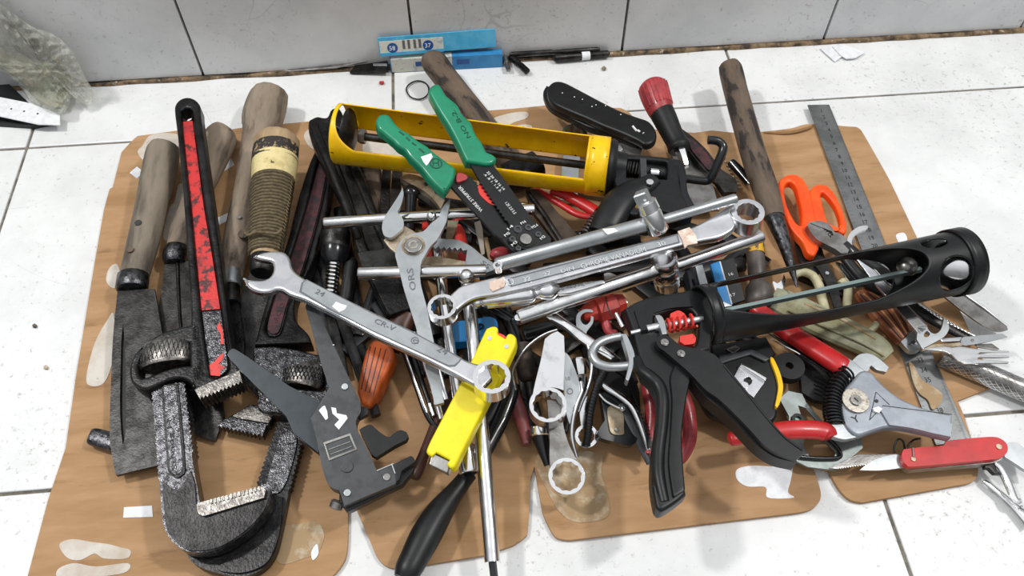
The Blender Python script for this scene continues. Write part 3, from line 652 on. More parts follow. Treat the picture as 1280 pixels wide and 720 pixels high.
t.text('cast_lettering', 'Strong H', (223,586), (216,524), .0050, 8, 'iron')
# --- second pipe wrench
t, fr = pipewrench('dark pipe wrench with brownish red stripe, lying under the charcoal tie gun, nut crosshatched', (405,190), .024, (335,620), .022,
  [(398,180),(405,174),(414,176),(419,190),(410,252),(393,320),(374,360),(368,380),(370,400),(385,417),(389,428,1),(318,431,1),(328,392),(346,335),(358,303),(371,252),(386,205)],
  [(399,196),(406,191),(411,200),(402,255),(380,335),(362,375),(352,412),(345,420),(335,418),(332,405),(344,365),(363,320),(383,256)],
  None,
  [(400,199),(405,196),(409,202),(400,255),(378,334),(360,375),(350,410),(344,417),(337,415),(335,404),(346,365),(365,320),(385,256)], 'darkred', None, None, None, None, None, None, None, None)
t.text('cast_lettering', '600', (346,404), (357,378), .0052, 6, 'darkred')
t.plate('housing', [(316,434,1),(340,432),(370,436),(402,444,1),(414,470,1),(412,500,1),(390,515,1),(357,519),(326,514),(322,502),(316,470)], -.011, .008, 'ironshiny',
        holes=[[(359,467),(365,459),(378,456),(396,458),(404,462),(406,484),(400,488,1),(362,484,1)]], bev=.0025)
t.tube('adjusting_nut', [(379,461,.001,25),(380,464,.001,28),(377,483,.001,28),(376,486,.001,25)], 'ironworn', smooth=False, h=.6, seg=36)
nut2 = bpy.context.collection.objects[-1]
for k in range(-8, 9):
    for dn in (-1, 1):
        a0 = k*.17; a1 = a0+dn*.28; sc = t.S(379,472); pts_ = []
        for q in (0, .5, 1):
            a = a0+(a1-a0)*q; c = t.L(380-2.5*q, 465+17*q, .001); pts_.append(c+Vector((0, -math.sin(a)*28*sc, math.cos(a)*28*.6*sc)))
        t.add('knurl_ridge', sweep_mesh(pts_, [sc*.7]*3, 4), 'ironshiny')
t.plate('lug', [(322,500),(327,512),(345,515),(358,518,1),(350,505),(335,494,1)], .007, .011, 'ironshiny'); t.ball('pin', (335,500), .012, 4, 'chrome')
t.plate('heel_jaw', [(285,522,1),(312,506,1),(320,506,1),(341,523,1),(337,531,1),(333,532,1),(328,546,1)]+zig((326,546), (272,534), 11, -3)[1:]+[(273,528,1)], -.010, -.001, 'ironshiny', bev=.0007)
t.plate('jaw_cap', [(290,520,1),(312,505,1),(340,522,1),(336,529,1),(300,523,1)], -.001, .0015, 'ironworn', bev=.0005)
hk = [(352,516,1)]+zig((351,520), (322,606), 14, -2.4)+[(320,612,1),(310,640,1),(232,690,1),(242,704),(264,714),(300,721),(328,711),(343,692),(351,664),(360,620,1)]+zig((361,612), (376,552), 10, -2.6)+[(370,543,1),(360,520,1)]
t.plate('hook_jaw', hk, -.013, -.004, 'iron', bev=.0018)
t.plate('shank_panel', [(354,536),(366,542),(371,552),(362,590),(352,612),(342,617),(334,611),(334,600),(345,562)], -.0042, -.0024, 'ironshiny', bev=.0009)
t.plate('jaw_body', [(345,626,1),(353,620,1),(350,660),(341,690),(328,707),(300,716),(270,710),(300,690)], -.0042, -.0015, 'iron', bev=.0016)
# --- third heavy black wrench
t = T('heavy_wrench', 'large black pipe wrench whose ribbed handle leans against the left end of the yellow gun', 'pipe wrench', (402,150), .042, (490,385), .038)
o3 = [(385,158),(387,150),(396,145),(408,146),(414,136),(424,135),(431,150),(444,195),(456,222),(473,268),(490,305),(505,340),(515,384,1),(483,393,1),(462,350),(445,310),(437,275),(420,240),(400,200),(388,172)]
fr = t.plate('handle', o3, -.009, .008, 'iron', holes=[[(414,165),(424,163),(436,205),(450,240),(466,280),(478,310),(462,314),(452,285),(438,245),(424,205)]], bev=.003)
t.plate('handle_web', [(414,165),(424,163),(436,205),(450,240),(466,280),(478,310),(462,314),(452,285),(438,245),(424,205)], -.004, .003, 'darksteel', on=fr, bev=0)
t.tube('handle_rib', [(391,153,.006,5),(400,178,.007,6),(420,225,.007,6),(437,268,.006,6),(449,300,.006,5)], 'iron')
t.plate('housing', [(446,315,1),(492,308,1),(502,335,1),(455,343,1)], .006, .013, 'darksteel', bev=.0015)
t.plate('hook_jaw', [(462,345,1),(505,340,1),(515,384,1),(486,394,1)], .006, .011, 'iron', bev=.0015)
t.tube('jaw_rod', [(493,392,-.002,5),(503,412,-.002,5),(510,440,-.002,4)], 'chrome')
# --- chuck with spring
t = T('impact_bit_holder', 'black knurled bit holder with bright coil spring beside the thin chrome crossbar end', 'bit holder', (420,288), .034, (412,372), .022)
t.rod('knurled_collar', (420,289), 0, (418.5,313), 0, [(0,15),(.15,19),(.85,19),(1,17)], 'darksteel', seg=40)
t.rod('sleeve', (418.5,312), 0, (417.5,330), 0, [(0,17.5),(.5,17),(1,11)], 'blackgloss', seg=28)
t.spring('spring', [(417.5,328,0),(415,352,0),(412,376,0)], 7.5, 1.5, 11, 'chrome'); t.rod('shaft', (417.5,328), 0, (411,392), 0, [(0,6),(1,6)], 'darksteel')
t = T('hose_piece', 'short black rubber hose stub just right of the coil spring', 'hose', (438,330), .026, (432,380), .02)
t.tube('hose', [(438,328,0,7),(439,331,0,8.5),(436,350,0,8.5),(431,378,0,8)], 'blackrub')
# --- charcoal tie gun
t = T('cable_tie_gun', 'charcoal metal cable tie gun with white sticker scraps below the large combination wrench', 'tie gun', (390,385), .070, (455,610), .045)
body = [(382.5,381),(386,376),(392,378),(400,395,1),(450,501.5,1),(451,514),(447,521),(444.6,528),(447,538,1),(466,576,1),(471,588.5,1),(492,580,1),(502,586,1),(494,605,1),(430,632,1),(424,613,1),(414,609),(408,601),(402,582,1),(396,550,1),(388.5,523,1),(409,489,1),(411,484,1),(402,456,1),(384,392)]
t.plate('body', body, -.007, .007, 'charcoal', bev=.0009)
t.plate('cutter_head', HARD([(492,580),(513,569.5),(516,571),(520,577),(502,589),(499,600),(430,631),(431,640),(500,608),(522,585),(522,577),(514,567),(492,577)][:6]+[(494,604)]), -.011, .0072, 'black', bev=.0008)
t.plate('nose_base', HARD([(424,614),(430,630),(494,604),(502,587),(520,576),(516,590),(503,606),(434,640),(424,628)]), -.013, -.002, 'black', bev=.001)
t.plate('lower_grip', [(285,441),(289,436.5),(297,438),(330,460,1),(361,482,1),(400,502,1),(402,530,1),(398,566,1),(366,540,1),(358,521,1),(345,507,1),(318,481,1),(287,448)], -.012, .000, 'bluegrey', bev=.0018)
t.plate('trigger', [(449,537,1),(455,533),(463,530.5),(469,535),(476,541),(486,546),(493,541),(501,537.5),(508,540,1),(510.6,545,1),(508,550,1),(494,557,1),(470,572,1),(464,568,1),(456,552)], -.005, .004, 'black', bev=.0012)
t.plate('trigger_guide', HARD([(450,508),(457,508),(460.5,512),(460,518),(449,524)]), -.004, .002, 'black')
t.rod('tension_knob', (423,626), -.004, (419,636), -.006, [(0,7),(.15,8.5),(.9,8.5),(1,7)], 'steel')
for c_, r_, m_1 in (((431,483),4,'zinc'),((433.6,582.7),7.6,'charcoal'),((483.5,596),4.4,'steel'),((434,615.7),4.3,'zinc'),((417,431),1,'zinc')):
    t.disc('rivet', c_, .0065, .0082, r_, m_1)
t.plate('sticker_scrap', HARD([(398.5,513),(403,508),(406,507),(409,514),(410,523),(407,525)]), .0069, .0074, 'white', bev=0)
t.plate('sticker_scrap', HARD([(414,509),(420,510),(421,516.5),(433,519),(434.5,523),(423.5,537),(418,531),(424,524.5),(415.6,517)]), .0069, .0074, 'white', bev=0)
bd = HARD([(404,553),(438,541),(447,562),(411,576)]); bi = HARD([(407,555.5),(436.5,545),(443.5,560.5),(412.5,572)])
t.plate('badge_frame', bd, .0068, .0078, 'steel', holes=[bi], bev=.0003)
t.text('badge_text', 'TIE GUN', (409.5,561), (436,551), .0071, 4, 'steel') if False else None
for k in range(2): t.tube('badge_line', [(411+k*2,562+k*6,.0072,.8),(438+k*2,552+k*6,.0072,.8)], 'steel', smooth=False, seg=6)
t.tube('edge_strip', [(471,588.5,.0074,.8),(492,579.5,.0074,.8)], 'chrome', smooth=False, seg=6); t.tube('edge_strip', [(489.5,580,.0074,1),(494,592,.0074,1)], 'chrome', smooth=False, seg=6)
# --- black plastic handle with socket at the bottom
t = T('black_handled_driver', 'thick black plastic handle lying on the cardboard at the bottom of the frame', 'screwdriver', (508,705), .0215, (590,590), .018)
t.tube('handle', [(503,724,0,12),(509,714,0,17),(518,697,0,18.5),(533,668,0,20),(549,641,0,17.5),(566,618,0,13),(580,600,0,11),(586,592,0,11)], 'black', h=.85)
t.tube('shank', [(586,592,0,5),(606,560,-.006,5),(625,520,-.010,4)], 'blackgloss')
# ================================================================ TOOLS, middle
# --- yellow caulking gun
t = T('caulking_gun', 'yellow half-barrel caulking gun with black trigger frame across the back of the heap', 'caulking gun', (425,168), .081, (750,207.5), .078)
def band(ph, a, b): return min(ph-a, b-ph)
def fy(tt, ph):
    q = ph if ph > -90 else ph+360
    p1 = ((ph+180) % 360)-180
    s1 = min(p1+32, 52-p1)/50; s2 = min(ph-163, 240-ph)/50
    e1 = (tt-.975)*20; r = max(s1, s2)
    l = (.035-tt)*14                             # left collar
    if 52 <= (ph % 360) <= 165: l = (.014+.085*(((ph % 360)-52)/113)**5-tt)*14
    rr = (tt-.93)*14
    # rounded web near the left collar on the near strip
    s3 = min((.09-tt)*12, (ph-130)/50 if ph < 180 else (250-ph)/50)
    return max(r, l, rr)
t.shell('barrel', (423,167), 0, (756,208.5), 0, 37, 35.5, fy, 'yellow', nt=150, nf=90, th=.0013)
t.shell('end_ring', (735,206), 0, (759,209), 0, 36.5, 36.5, lambda a, b: 1, 'yellow', nt=3, nf=60, th=.0016)
t.rod('end_washer', (434,168), 0, (444,169.3), 0, [(0,33),(.3,31),(1,14)], 'darksteel', seg=32)
t.rod('nut', (449,170), 0, (457,171), 0, [(0,9),(.1,9.5),(.9,9.5),(1,9)], 'steel', seg=6)
t.rod('push_rod', (452,170.4), 0, (882,226), -.012, [(0,5),(1,5)], 'darksteel')
t.rod('pull_bend', (860,223), -.011, (862,223.2), -.011, [(0,5),(1,5)], 'black')
t.tube('pull_hook', [(850,222.5,-.010,5.2),(872,225.5,-.010,5.2),(884,226,-.009,5.4),(890,220,-.004,5.4),(896,207,.004,5.6),(902,193,.012,5.6),(904,184,.016,5.6),(900,178,.018,5.6),(893,175.5,.019,5.6),(885,175,.019,5.6)], 'blackgloss')
t.rod('frame_flange', (759,209), 0, (769,210), 0, [(0,35),(.5,36),(1,33)], 'black', seg=36)
t.tube('flange_collar', [(768,210,0,22),(782,212,0,20)], 'black', smooth=False)
t.plate('trigger_frame', [(768,196,1),(775,191,1),(830,196),(842,199),(848,212),(850,232),(858,252),(868,262,1),(846,268,1),(820,262,1),(790,268),(776,250,1),(768,225,1)], -.011, .011, 'black',
        holes=[[(783,198,1),(828,201),(834,206),(834,224,1),(783,222,1)]], bev=.002)
t.plate('frame_arm', [(840,198,1),(852,200),(858,215),(860,238),(870,258,1),(860,262,1),(850,240),(846,215)], -.012, .004, 'blackgloss', bev=.002)
t.spring('spring', [(784,211.5,-.001),(800,213.5,-.001)], 11, 1.6, 5, 'darksteel'); t.rod('rod_sleeve', (803,214), -.001, (832,218), -.002, [(0,10),(1,10)], 'black')
t.plate('catch_plate', HARD([(800,197),(808,198),(809,222),(801,221)]), -.012, .013, 'charcoal')
t.rod('rod_glint', (812,216), .004, (822,217), .003, [(0,7),(1,7)], 'chrome')
t.tube('trigger', [(818,224,.010,11),(806,232,.010,14),(790,240,.010,17),(775,252,.010,20),(764,270,.008,20),(752,292,.004,18)], 'black', h=.55)
t.disc('trigger_screw', (812.5,227), .016, .0185, 4.6, 'chrome')
t.tube('grip', [(826,240,-.002,22),(812,262,-.008,20),(795,285,-.012,18)], 'bluegrey', h=.6)
# --- wire stripper
t = T('wire_stripper', 'black wire stripper with two green grips lying across the yellow gun', 'wire stripper', (500,180), .120, (658,298), .088)
t.plate('grip', [(470,151),(473,144),(479,141.5),(487,143.5),(495,154),(503,161),(512,166),(523,175),(534,181.5),(545,191),(556,199),(565,206),(570,211),(568,222),(562,233),(556,241,1),(548,234),(541,227),(534,219),(527,210),(519,202),(512,195),(506,187),(498,182),(492,176),(486,171),(479,165),(473,160)], -.006, .008, 'green', bev=.0035)
t.plate('grip', [(536,113),(540,106),(547,104),(552,108),(557,117),(564,123),(572,130),(577,140),(583,146),(589,152),(593,162),(597,170),(602,176),(606,184),(609,189),(616,192),(621,197),(618,203),(609,205),(596,203),(583,201,1),(578,191),(573,180),(566,166),(558,152),(549,138),(541,124)], -.006, .008, 'green', bev=.0035)
t.text('grip_text', 'NO B-2.', (589,171), (568,137), .0082, 6, 'greenmark')
t.text('grip_text', 'P-TOOL', (531,192), (497,163), .0082, 6, 'greenmark') if False else None
for a_, b_ in (((499,164.5),(505,169)), ((508,172),(512,176)), ((515,178.5),(520,182)), ((524,186),(530,191))): t.tube('embossed_mark', [(*a_, .0078, 1.3), (*b_, .0078, 1.3)], 'greenmark', smooth=False, seg=8)
t.ring('embossed_ring', (545,204), .0074, .0084, 8, 6.5, 'greenmark', pts=0, bev=0); t.text('embossed_letter', 'H', (541,207), (549,207), .0082, 8, 'greenmark')
t.plate('sticker_scrap', HARD([(526,196),(539,191.5),(541,196),(535,205),(533,207),(529,202)]), .0078, .0084, 'white', bev=0)
jl = [(562,231,1),(569,219,1),(576,216,1),(590,222,1)]+zig((592,226), (628,268), 9, 2.0)+[(640,282,1),(652,300,1),(662,304,1),(678,306,1),(680,309),(667,313),(656,315.5),(648,316),(640,313),(626,298),(618,292,1)]
t.plate('jaw', jl, -.0035, .000, 'black', bev=.0006)
jr = [(587,204,1),(600,207),(614,204,1),(622,213,1),(641,239,1),(665,273,1),(683,291),(689,299),(684,307),(668,312),(652,310),(641,300),(636,288,1),(637,280,1)]+zig((634,276), (600,226), 11, 2.2)+[(592,212,1)]
t.plate('jaw', jr, .0002, .0035, 'black', bev=.0006)
t.disc('pivot_boss', (657.5,298.5), .003, .0045, 12, 'black'); t.disc('pivot_rivet', (657.5,298.3), .0045, .0072, 7.4, 'steel', bev=.0012)
for c_, r_ in (((647.5,286),5.6),((660.5,284),4.4),((640.6,298.5),4.4),((673,292.5),4),((648,310),3.6)):
    t.ring('crimp_hole', c_, .0030, .0046, r_, r_*.5, 'charcoal', pts=6, bev=.0003); t.disc('hole_dark', c_, .003, .0037, r_*.5, 'darkmark', bev=0)
t.text('printed_words', 'WIRE STRIPPER', (604,263), (575.5,232), .0003, 4.6, 'whitemark', th=.0001)
t.text('printed_sizes', '22 20 18 16 14', (608,215.5), (629,238), .0037, 3.4, 'whitemark'); t.text('printed_sizes', '.6 .8 1. 1.3 2.', (604.5,218), (625.5,240.5), .0037, 3, 'whitemark')
t.text('printed_sizes', '1.25 2.0 5.5', (631,254), (642.5,268), .0037, 4, 'whitemark')
for s_, a_, b_ in (('14',(636,288),(642,283)),('M4',(652,281),(658,278)),('M2.6',(666,286),(673,282)),('M5',(632,296),(638,292)),('M3',(641,308),(647,303)),('M2',(677,300),(682,296))):
    t.text('printed_sizes', s_, a_, b_, .0047, 3.6, 'whitemark')
t.plate('return_lever', [(597,233,1),(601,231),(607,237),(614,246),(619,252),(624,257,1),(616,256),(609,252),(600,243)], -.0032, .0008, 'redpatch')
t.plate('lock_tab', [(571,218),(575,216),(583,219),(584,223),(578,226),(571,227)], -.004, .003, 'redold')
# --- T handles
t = T('t_handle_wrench', 'T-handle socket wrench whose thin upper crossbar passes behind the grey flared plier jaws', 't wrench', (407,279), .066, (668,262), .070)
t.rod('crossbar', (405,279), 0, (668,261.5), 0, [(0,6.5),(.006,7.4),(.994,7.4),(1,6.5)], 'chrome')
t.ball('hub', (540,271), .0, 9, 'chrome')
t2 = T('socket_shaft', '', '', (540,272), .062, (584,575), .022); bpy.data.objects.remove(t2.o)
t2.o = t.o; 
def sub(t, A, zA, B, zB):
    """frame of another plane of the same thing: children are placed through an inverse so they stay parts of t"""
    u = T.__new__(T); base = T('frame', '', '', A, zA, B, zB); u.__dict__.update(base.__dict__); bpy.data.objects.remove(base.o)
    u.o = t.o; u._rel = t.mi @ u.m; u.real = t
    def add(name, me, m, bevel=0, smooth=True, on=None, label=None): me.transform(u._rel); return T.add(t, name, me, m, bevel, smooth, on, label)
    u.add = add; return u
u = sub(t, (541,272), .060, (584,575), .030)
u.tube('shaft', [(541,272,0,7),(548,320,0,7),(556,385,0,7.2),(564,440,0,7.2),(573,500,0,7.2),(582,560,0,7)], 'chrome', smooth=False, n=3)
u.rod('socket', (588,592), 0, (582,556), 0, [(0,12.5),(.05,13.5),(.9,13.5),(1,9)], 'chrome', hollow=(.35,9))
t = T('t_handle_wrench', 'longest T-handle wrench, lower crossbar by the letters ORS and bright shaft reaching the bottom edge', 't wrench', (448,342), .070, (606,338), .074)
t.rod('crossbar', (448,342), 0, (608,338.5), 0, [(0,7.4),(.01,8.4),(.99,8.4),(1,7.5)], 'chrome')
t.ball('hub', (583,346), .0, 10.5, 'chrome')
u = sub(t, (584,352), .068, (616,706), .030)
u.tube('shaft', [(584,352,0,8),(590,410,0,8.5),(597,480,0,9),(604,560,0,9.5),(613,668,0,9.8),(615.5,703,0,10)], 'chrome', smooth=False)
u.rod('hex_end', (615.5,702), 0, (618,724), 0, [(0,5),(1,5)], 'blackgloss', seg=6)
# --- pliers with ORS
t = T('slip_joint_pliers', 'flat grey pliers with two flared jaws pointing up, stamped ORS, round rusty pivot', 'pliers', (516,305), .086, (548,530), .070)
t.plate('jaw', [(503,235,1),(504.5,243),(501,257),(497,265),(502,271),(504.5,277),(504,284),(497,291,1),(490,296.5),(483,296),(479,292),(477.5,283),(480,273),(484,266),(492,254),(499,243)], -.001, .003, 'zinc')
t.plate('jaw_shank', HARD([(483,296),(490,297),(506,282),(520,290),(514,312),(497,318),(487,310),(479,300)]), -.007, -.0035, 'beige')
hb = [(562.5,248,1),(562,256),(560,265),(557.5,278),(547,298),(538,308),(533,316),(527,327),(525,340),(526,355),(530,371),(534,386),(539,412),(544,435),(550,470),(553,492),(555,503,1),(544,506,1),(541,495),(534,465),(522,416),(512,384),(505,362),(500,342),(496,327),(494,317),(497,308),(503,299),(516,292),(529,289),(539,279),(549,271),(551,264),(554,258)]
t.plate('handle', hb, -.0035, .001, 'zinc')
t.disc('pivot_collar', (516.5,306), .001, .0022, 14.5, 'beige'); t.disc('pivot_nut', (516.5,305.7), .002, .0052, 12, 'steel', bev=.001, seg=10); t.ring('pivot_groove', (516.5,305.5), .005, .0056, 6, 4, 'rustdisc', pts=0, bev=0)
t.text('stamped_letters', 'ORS', (520.5,362), (516,335), .0012, 8, 'engrave')
# --- water pump pliers
t = T('water_pump_pliers', 'grey serrated water pump plier jaw opening left beside the wire stripper pivot', 'pliers', (541,318), .064, (620,333), .068)
t.plate('upper_jaw', [(541,306,1),(545,301),(549,298.5),(560,299),(573,300),(585,305.5),(593,311),(600,317),(608,323),(616,328,1),(618,337,1),(607,341,1),(595,341,1),(585,334),(582,326,1),(584,312,1)]+zig((583,309.5), (541,307), 6, 4.0)[1:], -.003, .003, 'zinc')
t.plate('lower_jaw', HARD([(527,321),(545,320),(584,327),(600,339),(590,341),(527,333)]), -.006, .001, 'beige')
t.text('stamped_letters', 'SS', (600,329), (610,336), .0032, 6, 'engrave')
# --- big combination wrench on top
t = T('combination_wrench', 'satin combination wrench on top, open jaw left, ring over the yellow knife', 'wrench', (340,340), .092, (617,472), .094)
sh = [(316,320.5,1),(322,317),(330,314.5),(345,313),(356,315),(362,322),(364,331,1),(368,338),(380,347),(400,357),(463,387.5,1),(512,410.5,1),(573,444,1),(584,450),(597,454),(610,455,1),(615,472,1),(600,488,1),(596,484),(585,477),(569,468,1),(534,450,1),(468,420,1),(420,394,1),(400,384),(380,374),(362,368),(352,362),(344,361.5,1),(335,364.5),(322,364),(310,358),(303,346,1),(312,348.5),(326,349.5),(336,346),(341,338),(341,330),(338,326),(326,323.5)]
t.plate('open_end_shank', sh, -.005, .0035, 'satin', bev=.0026)
t.plate('recess_border', [(377,353,1),(383,349,1),(463,389.6,1),(512,412.6,1),(571,444),(576,450),(569,458,1),(561,458.5,1),(512,435.6,1),(463,413,1),(409,386,1),(374,365,1)], .0032, .0037, 'engrave', bev=0)
t.plate('recess_panel', [(379,353,1),(384,350.5,1),(463,391,1),(512,414,1),(570,445.5),(574,450),(568,456,1),(561,456.5,1),(512,434,1),(463,411.5,1),(410,384,1),(377,364,1)], .0033, .0040, 'zinc', bev=.0003)
t.ring('ring_end', (614.5,470.5), -.0085, .0065, 24, 18.5, 'chrome', bev=.001)
t.text('stamped_size', '24', (545,438), (557,444), .0042, 8, 'engrave'); t.ring('stamped_mark', (518.5,425.5), .0038, .0043, 5, 4, 'engrave', pts=0, bev=0); t.text('stamped_mark', 'G', (515,427), (522,430), .0042, 5, 'engrave')
t.text('stamped_name', 'CR-V', (467,403), (492,414), .0042, 7, 'engrave'); t.text('stamped_size', '24', (393,366), (403,371), .0042, 7, 'engrave')
t.plate('sticker_scrap', HARD([(415,383),(420,377),(427,380),(434,382),(431,387),(424,390)]), .0038, .0044, 'white', bev=0)
# --- double box wrench
t = T('double_ring_wrench', 'long flat double ring wrench stamped CHROME VANADIUM with paper tape near both ends', 'wrench', (553,383), .090, (932,268), .110)
sh = [(560,372,1),(567,364),(577,356.5),(592,352),(612,347),(640,341,1),(807,300.5,1),(844,292,1),(858,286),(872,280),(890,270),(905,259),(917,252.5,1),(914,265,1),(920,281,1),(915,288),(900,296),(880,300),(860,304,1),(794,322.5,1),(660,359.5,1),(620,368),(600,371),(588,375),(576,383),(566,393,1),(567,383,1),(563,373,1)]
t.plate('shank', sh, -.005, .003, 'satin', bev=.0022)
t.plate('raised_panel', HARD([(636,349),(846,294),(848,302),(640,357)]), .0028, .0037, 'zinc', bev=.0003)
t.plate('panel_border', HARD([(634.5,347.8),(847,292),(849.8,303.2),(638.5,358.5)]), .0026, .0033, 'engrave', bev=0)
t.ring('ring_end', (552.5,383), -.007, .005, 18.5, 14.5, 'chrome', bev=.001); t.ring('ring_end', (935,264.5), -.014, .003, 20.5, 14.5, 'satin', bev=.0014)
t.tube('neck', [(890,284,-.001,9),(902,279,-.002,13),(913,274,-.003,15)], 'satin', h=.45)
t.text('stamped_name', 'CHROME VANADIUM', (727,335.5), (808,314), .0042, 7, 'whitemark' if False else 'lightmark'); t.text('stamped_size', '32', (655,353), (664,350.5), .0042, 7, 'lightmark'); t.text('stamped_size', '27', (680,346), (689,343.5), .0042, 6, 'lightmark'); t.text('stamped_name', 'DIN', (702,341), (718,337), .0042, 5, 'lightmark'); t.text('stamped_size', '30', (823,309), (833,306), .0042, 7, 'lightmark')
t.ring('stamped_ring', (637,352), .0034, .0042, 5, 4.2, 'lightmark', pts=0, bev=0)
t.plate('paper_tape', HARD([(612,352),(628,347),(632,352),(630,358),(616,364),(612,360)]), .0030, .0042, 'tape', bev=0)
t.plate('paper_tape', HARD([(847,289),(862,284),(870,294),(872,304),(860,306),(856,310),(853,300)]), .0028, .0044, 'tape', bev=0)
# --- upper socket T wrench
t = T('socket_t_wrench', 'thick matt grey T-bar with square drive head behind the double ring wrench', 't wrench', (622,331), .102, (920,249), .120)
t.rod('bar', (620,331.5), 0, (805,281), 0, [(0,7.5),(.01,9),(1,9.6)], 'zinc'); t.rod('bar_end', (825,276), 0, (920,248), 0, [(0,6.4),(.98,6.4),(1,5.8)], 'zinc')
t.ring('end_lip', (622,331), -.001, .0065, 6, 3, 'chrome', pts=0)
t.rod('head', (806,251), .018, (824,290), -.006, [(0,11),(.05,14),(.3,14.5),(.34,13),(.4,14),(.95,14),(1,12.5)], 'chrome', seg=28)
t.rod('square_drive', (800,240), .024, (808,258), .013, [(0,9.5),(.08,11.5),(1,11.5)], 'zinc', seg=4); t.disc('drive_ball', (806,250), .028, .0295, 2, 'chrome')
t.plate('sticker_scrap', HARD([(753,286),(768,285),(773,289),(760,293),(757,291)]), .0075, .0085, 'white', bev=0)
# --- lower socket T wrench
t = T('socket_t_wrench', 'polished round T-bar through an upright chrome socket, just below the double ring wrench', 't wrench', (650,396), .074, (952,294), .092)
t.rod('bar', (647,397), 0, (824,337), 0, [(0,8.5),(.008,10),(.992,10),(1,9)], 'chrome', seg=24); t.rod('bar_end', (842,333), -.003, (953,295), -.003, [(0,8),(.98,8),(1,7)], 'chrome', seg=24)
t.disc('bar_face', (648,396.5), -.004, .004, 5, 'chrome')
t.rod('socket', (829,322), .010, (834,356), -.026, [(0,16),(.04,17.3),(.3,17.3),(.33,16.2),(.36,17.3),(.66,17.3),(.69,16.2),(.72,17.3),(1,16)], 'chrome', seg=32, hollow=(.3,12.5)); t.rod('socket_neck', (835,357), -.026, (837,370), -.034, [(0,11),(1,11)], 'darksteel')
# --- chrome ratchet handle
t = T('chrome_screwdriver', 'chrome screwdriver with fluted metal handle between the two long bars', 'screwdriver', (597,378), .084, (755,352), .088)
t.ball('butt', (596.5,378.5), 0, 7.5, 'chrome')
hd = t.tube('handle', [(600,378,0,5),(606,376.5,0,8),(630,373,0,10.5),(655,369.5,0,11.5),(664,368,0,11),(670,366.5,0,7.5),(678,365,0,10.5),(687,363.5,0,12),(694,362.3,0,9),(699,361.5,0,5.5)], 'chrome', n=5, seg=24)
for k in range(8):
    a = 2*math.pi*k/8; A_ = t.L(608,376.2); B_ = t.L(660,368.6); rs = t.S(630,372)
    t.add('flute', sweep_mesh([A_+Vector((0,math.cos(a),math.sin(a)))*8.4*rs, B_+Vector((0,math.cos(a),math.sin(a)))*11.3*rs], [rs*1.7]*2, 6), 'satin', on=hd)
t.plate('blade', [(697,357,1),(710,355,1),(752,350,1),(756,351),(756,353),(752,355,1),(712,366,1),(698,367,1)], -.002, .002, 'chrome', bev=.0006); t.text('stamped_name', 'CHROME', (701,363), (732,356.5), .0022, 4, 'engrave')
# --- yellow knife
t = T('yellow_cable_knife', 'bright yellow plastic cable stripping knife standing out under the ring end', 'knife', (620,415), .080, (555,580), .058)
t.plate('body', [(606,414),(610,409.5),(616,407.5),(621,408.5),(622.5,412),(622,416.5),(625,419,1),(631.5,423,1),(634,418),(638,416.5),(643,419),(645.5,424),(644,433,1),(633,456,1),(611,499,1),(576,568,1),(569,582),(563,585),(558,580,1),(562,575,1),(545,566,1),(540,571,1),(534,567),(533,562),(538,550,1),(574,481,1),(591,446,1)], -.009, .008, 'yellowp', bev=.0022)
t.plate('blade_guard', HARD([(536,580),(540,566),(563,577),(559,591)]), -.006, .006, 'steel', bev=.0008)
t.plate('release_button', [(621,418),(624,416.5),(630,419),(633,422),(631,424.5),(624,422)], -.004, .006, 'redpatch')
t.disc('rivet', (612,422.5), .0078, .0088, 2.8, 'chrome'); t.disc('rivet', (633.2,433), .0078, .0088, 2.8, 'chrome')
t.tube('hook_blade', [(562,586,-.001,3),(560,592,-.002,2.2)], 'chrome')
# --- orange handle
t = T('orange_handled_tool', 'orange faceted plastic handle on the cardboard left of the chrome bars', 'screwdriver', (498,405), .034, (460,500), .018)
t.tube('collar', [(508,392,0,14),(497,414,0,15.5),(485,434,0,16)], 'brownp', power=.8, h=.8)
t.plate('handle', [(457,437,1),(466,425),(480,426),(490,434),(492,446,1),(475,485),(463,505),(457,507),(451,505,1),(446,489,1),(449,468)], -.012, .010, 'orangeh', bev=.004)
for k in range(4): t.tube('groove', [(463+k*6.5,433+k*1.2,.0101,.7),(451.5+k*5,487+k*2,.0101,.7)], 'brownp', smooth=False, seg=6)
# ---- bright and dark rods below the combination wrench
def bar(name, label, cat, pts, zA, zB, m, r, h=1, power=1, extra=None, group=None):
    t = T(name, label, cat, pts[0][:2], zA, pts[-1][:2], zB, group=group)
    t.tube('bar', [(p[0], p[1], 0, p[2] if len(p) > 2 else r) for p in pts], m, h=h, power=power); return t
t = T('long_tongs', 'black steel tongs with chrome edges bent at the bottom, right of the orange handle', 'tongs', (500,420), .03, (540,528), .02)
t.tube('arm', [(498,420,0,3.6),(508,447,0,3.6),(522,487,0,3.6),(532,515,0,3.6),(541,530,-.001,3.6),(548,535,-.001,3.4)], 'blackgloss')
t.tube('bright_edge', [(504,434,.003,1.4),(517,470,.003,1.4),(534,516,.003,1.4)], 'chrome')
t.tube('arm', [(508,424,0,3.4),(518,450,0,3.4),(530,485,0,3.4),(541,518,0,3.2)], 'darksteel'); t.tube('tip', [(537,505,.002,3.2),(542,520,.002,3)], 'chrome')
bar('steel_rod', 'bright square steel rod under the combination wrench, left of the yellow knife', 'rod', [(519,416,4.6),(531,450,4.6),(543,490,4.4),(552,524,4)], .042, .026, 'chrome', 4, power=.6)
bar('steel_rod', 'dull steel rod between the bright square rod and the yellow knife', 'rod', [(534,422,4),(546,458,4.2),(558,500,4)], .040, .028, 'satin', 4, power=.7)
